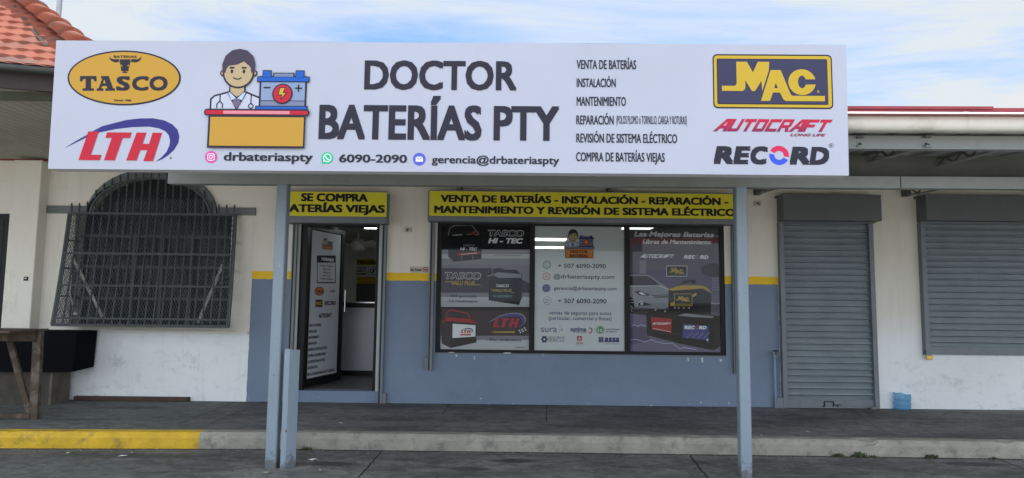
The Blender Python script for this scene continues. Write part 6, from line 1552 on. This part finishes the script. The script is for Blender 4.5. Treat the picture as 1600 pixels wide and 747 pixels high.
def litter():
    rng = random.Random(11)
    places = [(107, 709, 0.030, 'white scrap of litter on the car park nearest the left edge', 0.0), (190, 714, 0.055, 'long white paper scrap left of the yellow kerb end', 0.0), (206, 708, 0.02, 'tiny white scrap just behind the long paper scrap', 0.0), (489, 720, 0.055, 'thin white straw right of the left post foot', 0.0), (500, 735.5, 0.018, 'tiny white scrap below the thin straw', 0.0), (531, 662, 0.035, 'pale paper scrap on the walkway above the scratched kerb', ZS), (574, 710, 0.022, 'grey white scrap in the middle of the car park by the joint', 0.0), (1257, 707.5, 0.022, 'white scrap at the foot of the grey kerb right of the right post', 0.0), (1262, 675.5, 0.02, 'white scrap on the walkway edge right of the right post', ZS), (1190, 681, 0.016, 'white fleck on the kerb top beside the right post', ZS + 0.006), (417, 740, 0.05, 'pale smear of grit in front of the left post foot', 0.0), (150, 635, 0.045, 'dry leaf scrap below the left end of the brown plank', ZS)]
    for px, py, s, lb, z in places:
        q = onZ(px, py, z); b = MB(); n = 7; a0 = rng.uniform(0, 3); st = 3.2 if ('straw' in lb or 'long' in lb) else 1.5
        vs = [(math.cos(a0 * 0.2) * 0, 0, 0.008)] ; vs = []
        for k in range(n):
            a = 2 * math.pi * k / n; r = s * rng.uniform(0.6, 1.0); vs.append((r * math.cos(a), r * math.sin(a) / st, 0.003 + rng.uniform(0, s * 0.25)))
        vs.append((0, 0, s * 0.28)); b.add(vs, [(k, (k + 1) % n, n) for k in range(n)], 'dead_leaf' if 'leaf' in lb else ('kerb_concrete' if 'grit' in lb or 'grey white' in lb else 'paper'))
        o = b.build('litter_scrap'); o.location = (q.x, q.y, z + 0.002); o.rotation_euler = (0, 0, rng.uniform(-0.5, 0.5)); tag(o, lb, 'litter', 'scraps of litter on the ground')
    # weeds along the foot of the kerb
    for px, py, s, lb in ((490, 695, 0.05, 'small dark weed at the kerb foot right of the left post'), (1290, 704.5, 0.05, 'low weed at the kerb foot, leftmost of those right of the right post'), (1322, 705, 0.075, 'largest green weed at the kerb foot right of the cracked kerb'), (1345, 706, 0.035, 'tiny weed right beside the largest kerb weed'), (1435, 708, 0.06, 'wide flat weed at the kerb foot below the water jug'), (1533, 711, 0.03, 'tiny weed at the kerb foot beside the car park joint')):
        q = onZ(px, py, 0.0); y = kerb_y(q.x) - 0.012; b = MB()
        for k in range(70):
            x = rng.gauss(0, s * 0.8); yy = -abs(rng.gauss(0, 0.014)); h = s * rng.uniform(0.25, 0.8) * math.exp(-(x / (s * 1.3)) ** 2); a = rng.uniform(0, 6.28); w = rng.uniform(0.004, 0.009)
            d = Vector((math.cos(a), math.sin(a) * 0.6, 0)); p = Vector((x, yy, 0.0)); m = p + d * h * 0.35 + Vector((0, 0, h * 0.7)); e = p + d * h * 0.9 + Vector((0, 0, h)); sd = Vector((-d.y, d.x, 0)) * w
            b.add([p - sd * 0.4, p + sd * 0.4, m + sd, m - sd, e], [(0, 1, 2, 3), (3, 2, 4)], 'weed')
        o = b.build('weed'); o.location = (q.x, y, 0.0); tag(o, lb, 'weed', 'weeds along the kerb')
litter()

def grit():
    rng = random.Random(21); b = MB()
    for i in range(1500):
        if i < 1000: x = rng.uniform(-5.2, 5.6); y = kerb_y(x) - abs(rng.gauss(0, 0.07)) - 0.01; s = rng.uniform(0.002, 0.008)
        else: x = rng.uniform(-5.2, 5.4); y = rng.uniform(5.3, 6.4); s = rng.uniform(0.002, 0.007)
        a = rng.uniform(0, 6.28); pts = [(x + s * math.cos(a + k * 2.09), y + s * math.sin(a + k * 2.09), 0.0005) for k in range(3)] + [(x, y, s * rng.uniform(0.5, 1.0))]
        b.add(pts, [(0, 1, 3), (1, 2, 3), (2, 0, 3)], 'stone' if rng.random() < 0.6 else ('kerb_concrete' if rng.random() < 0.7 else 'dead_leaf'))
    o = b.build('grit'); tag(o, 'fine grit and crumbs scattered along the foot of the kerb', 'grit', kind='stuff')
grit()
bpy.data.objects.remove(_fo)
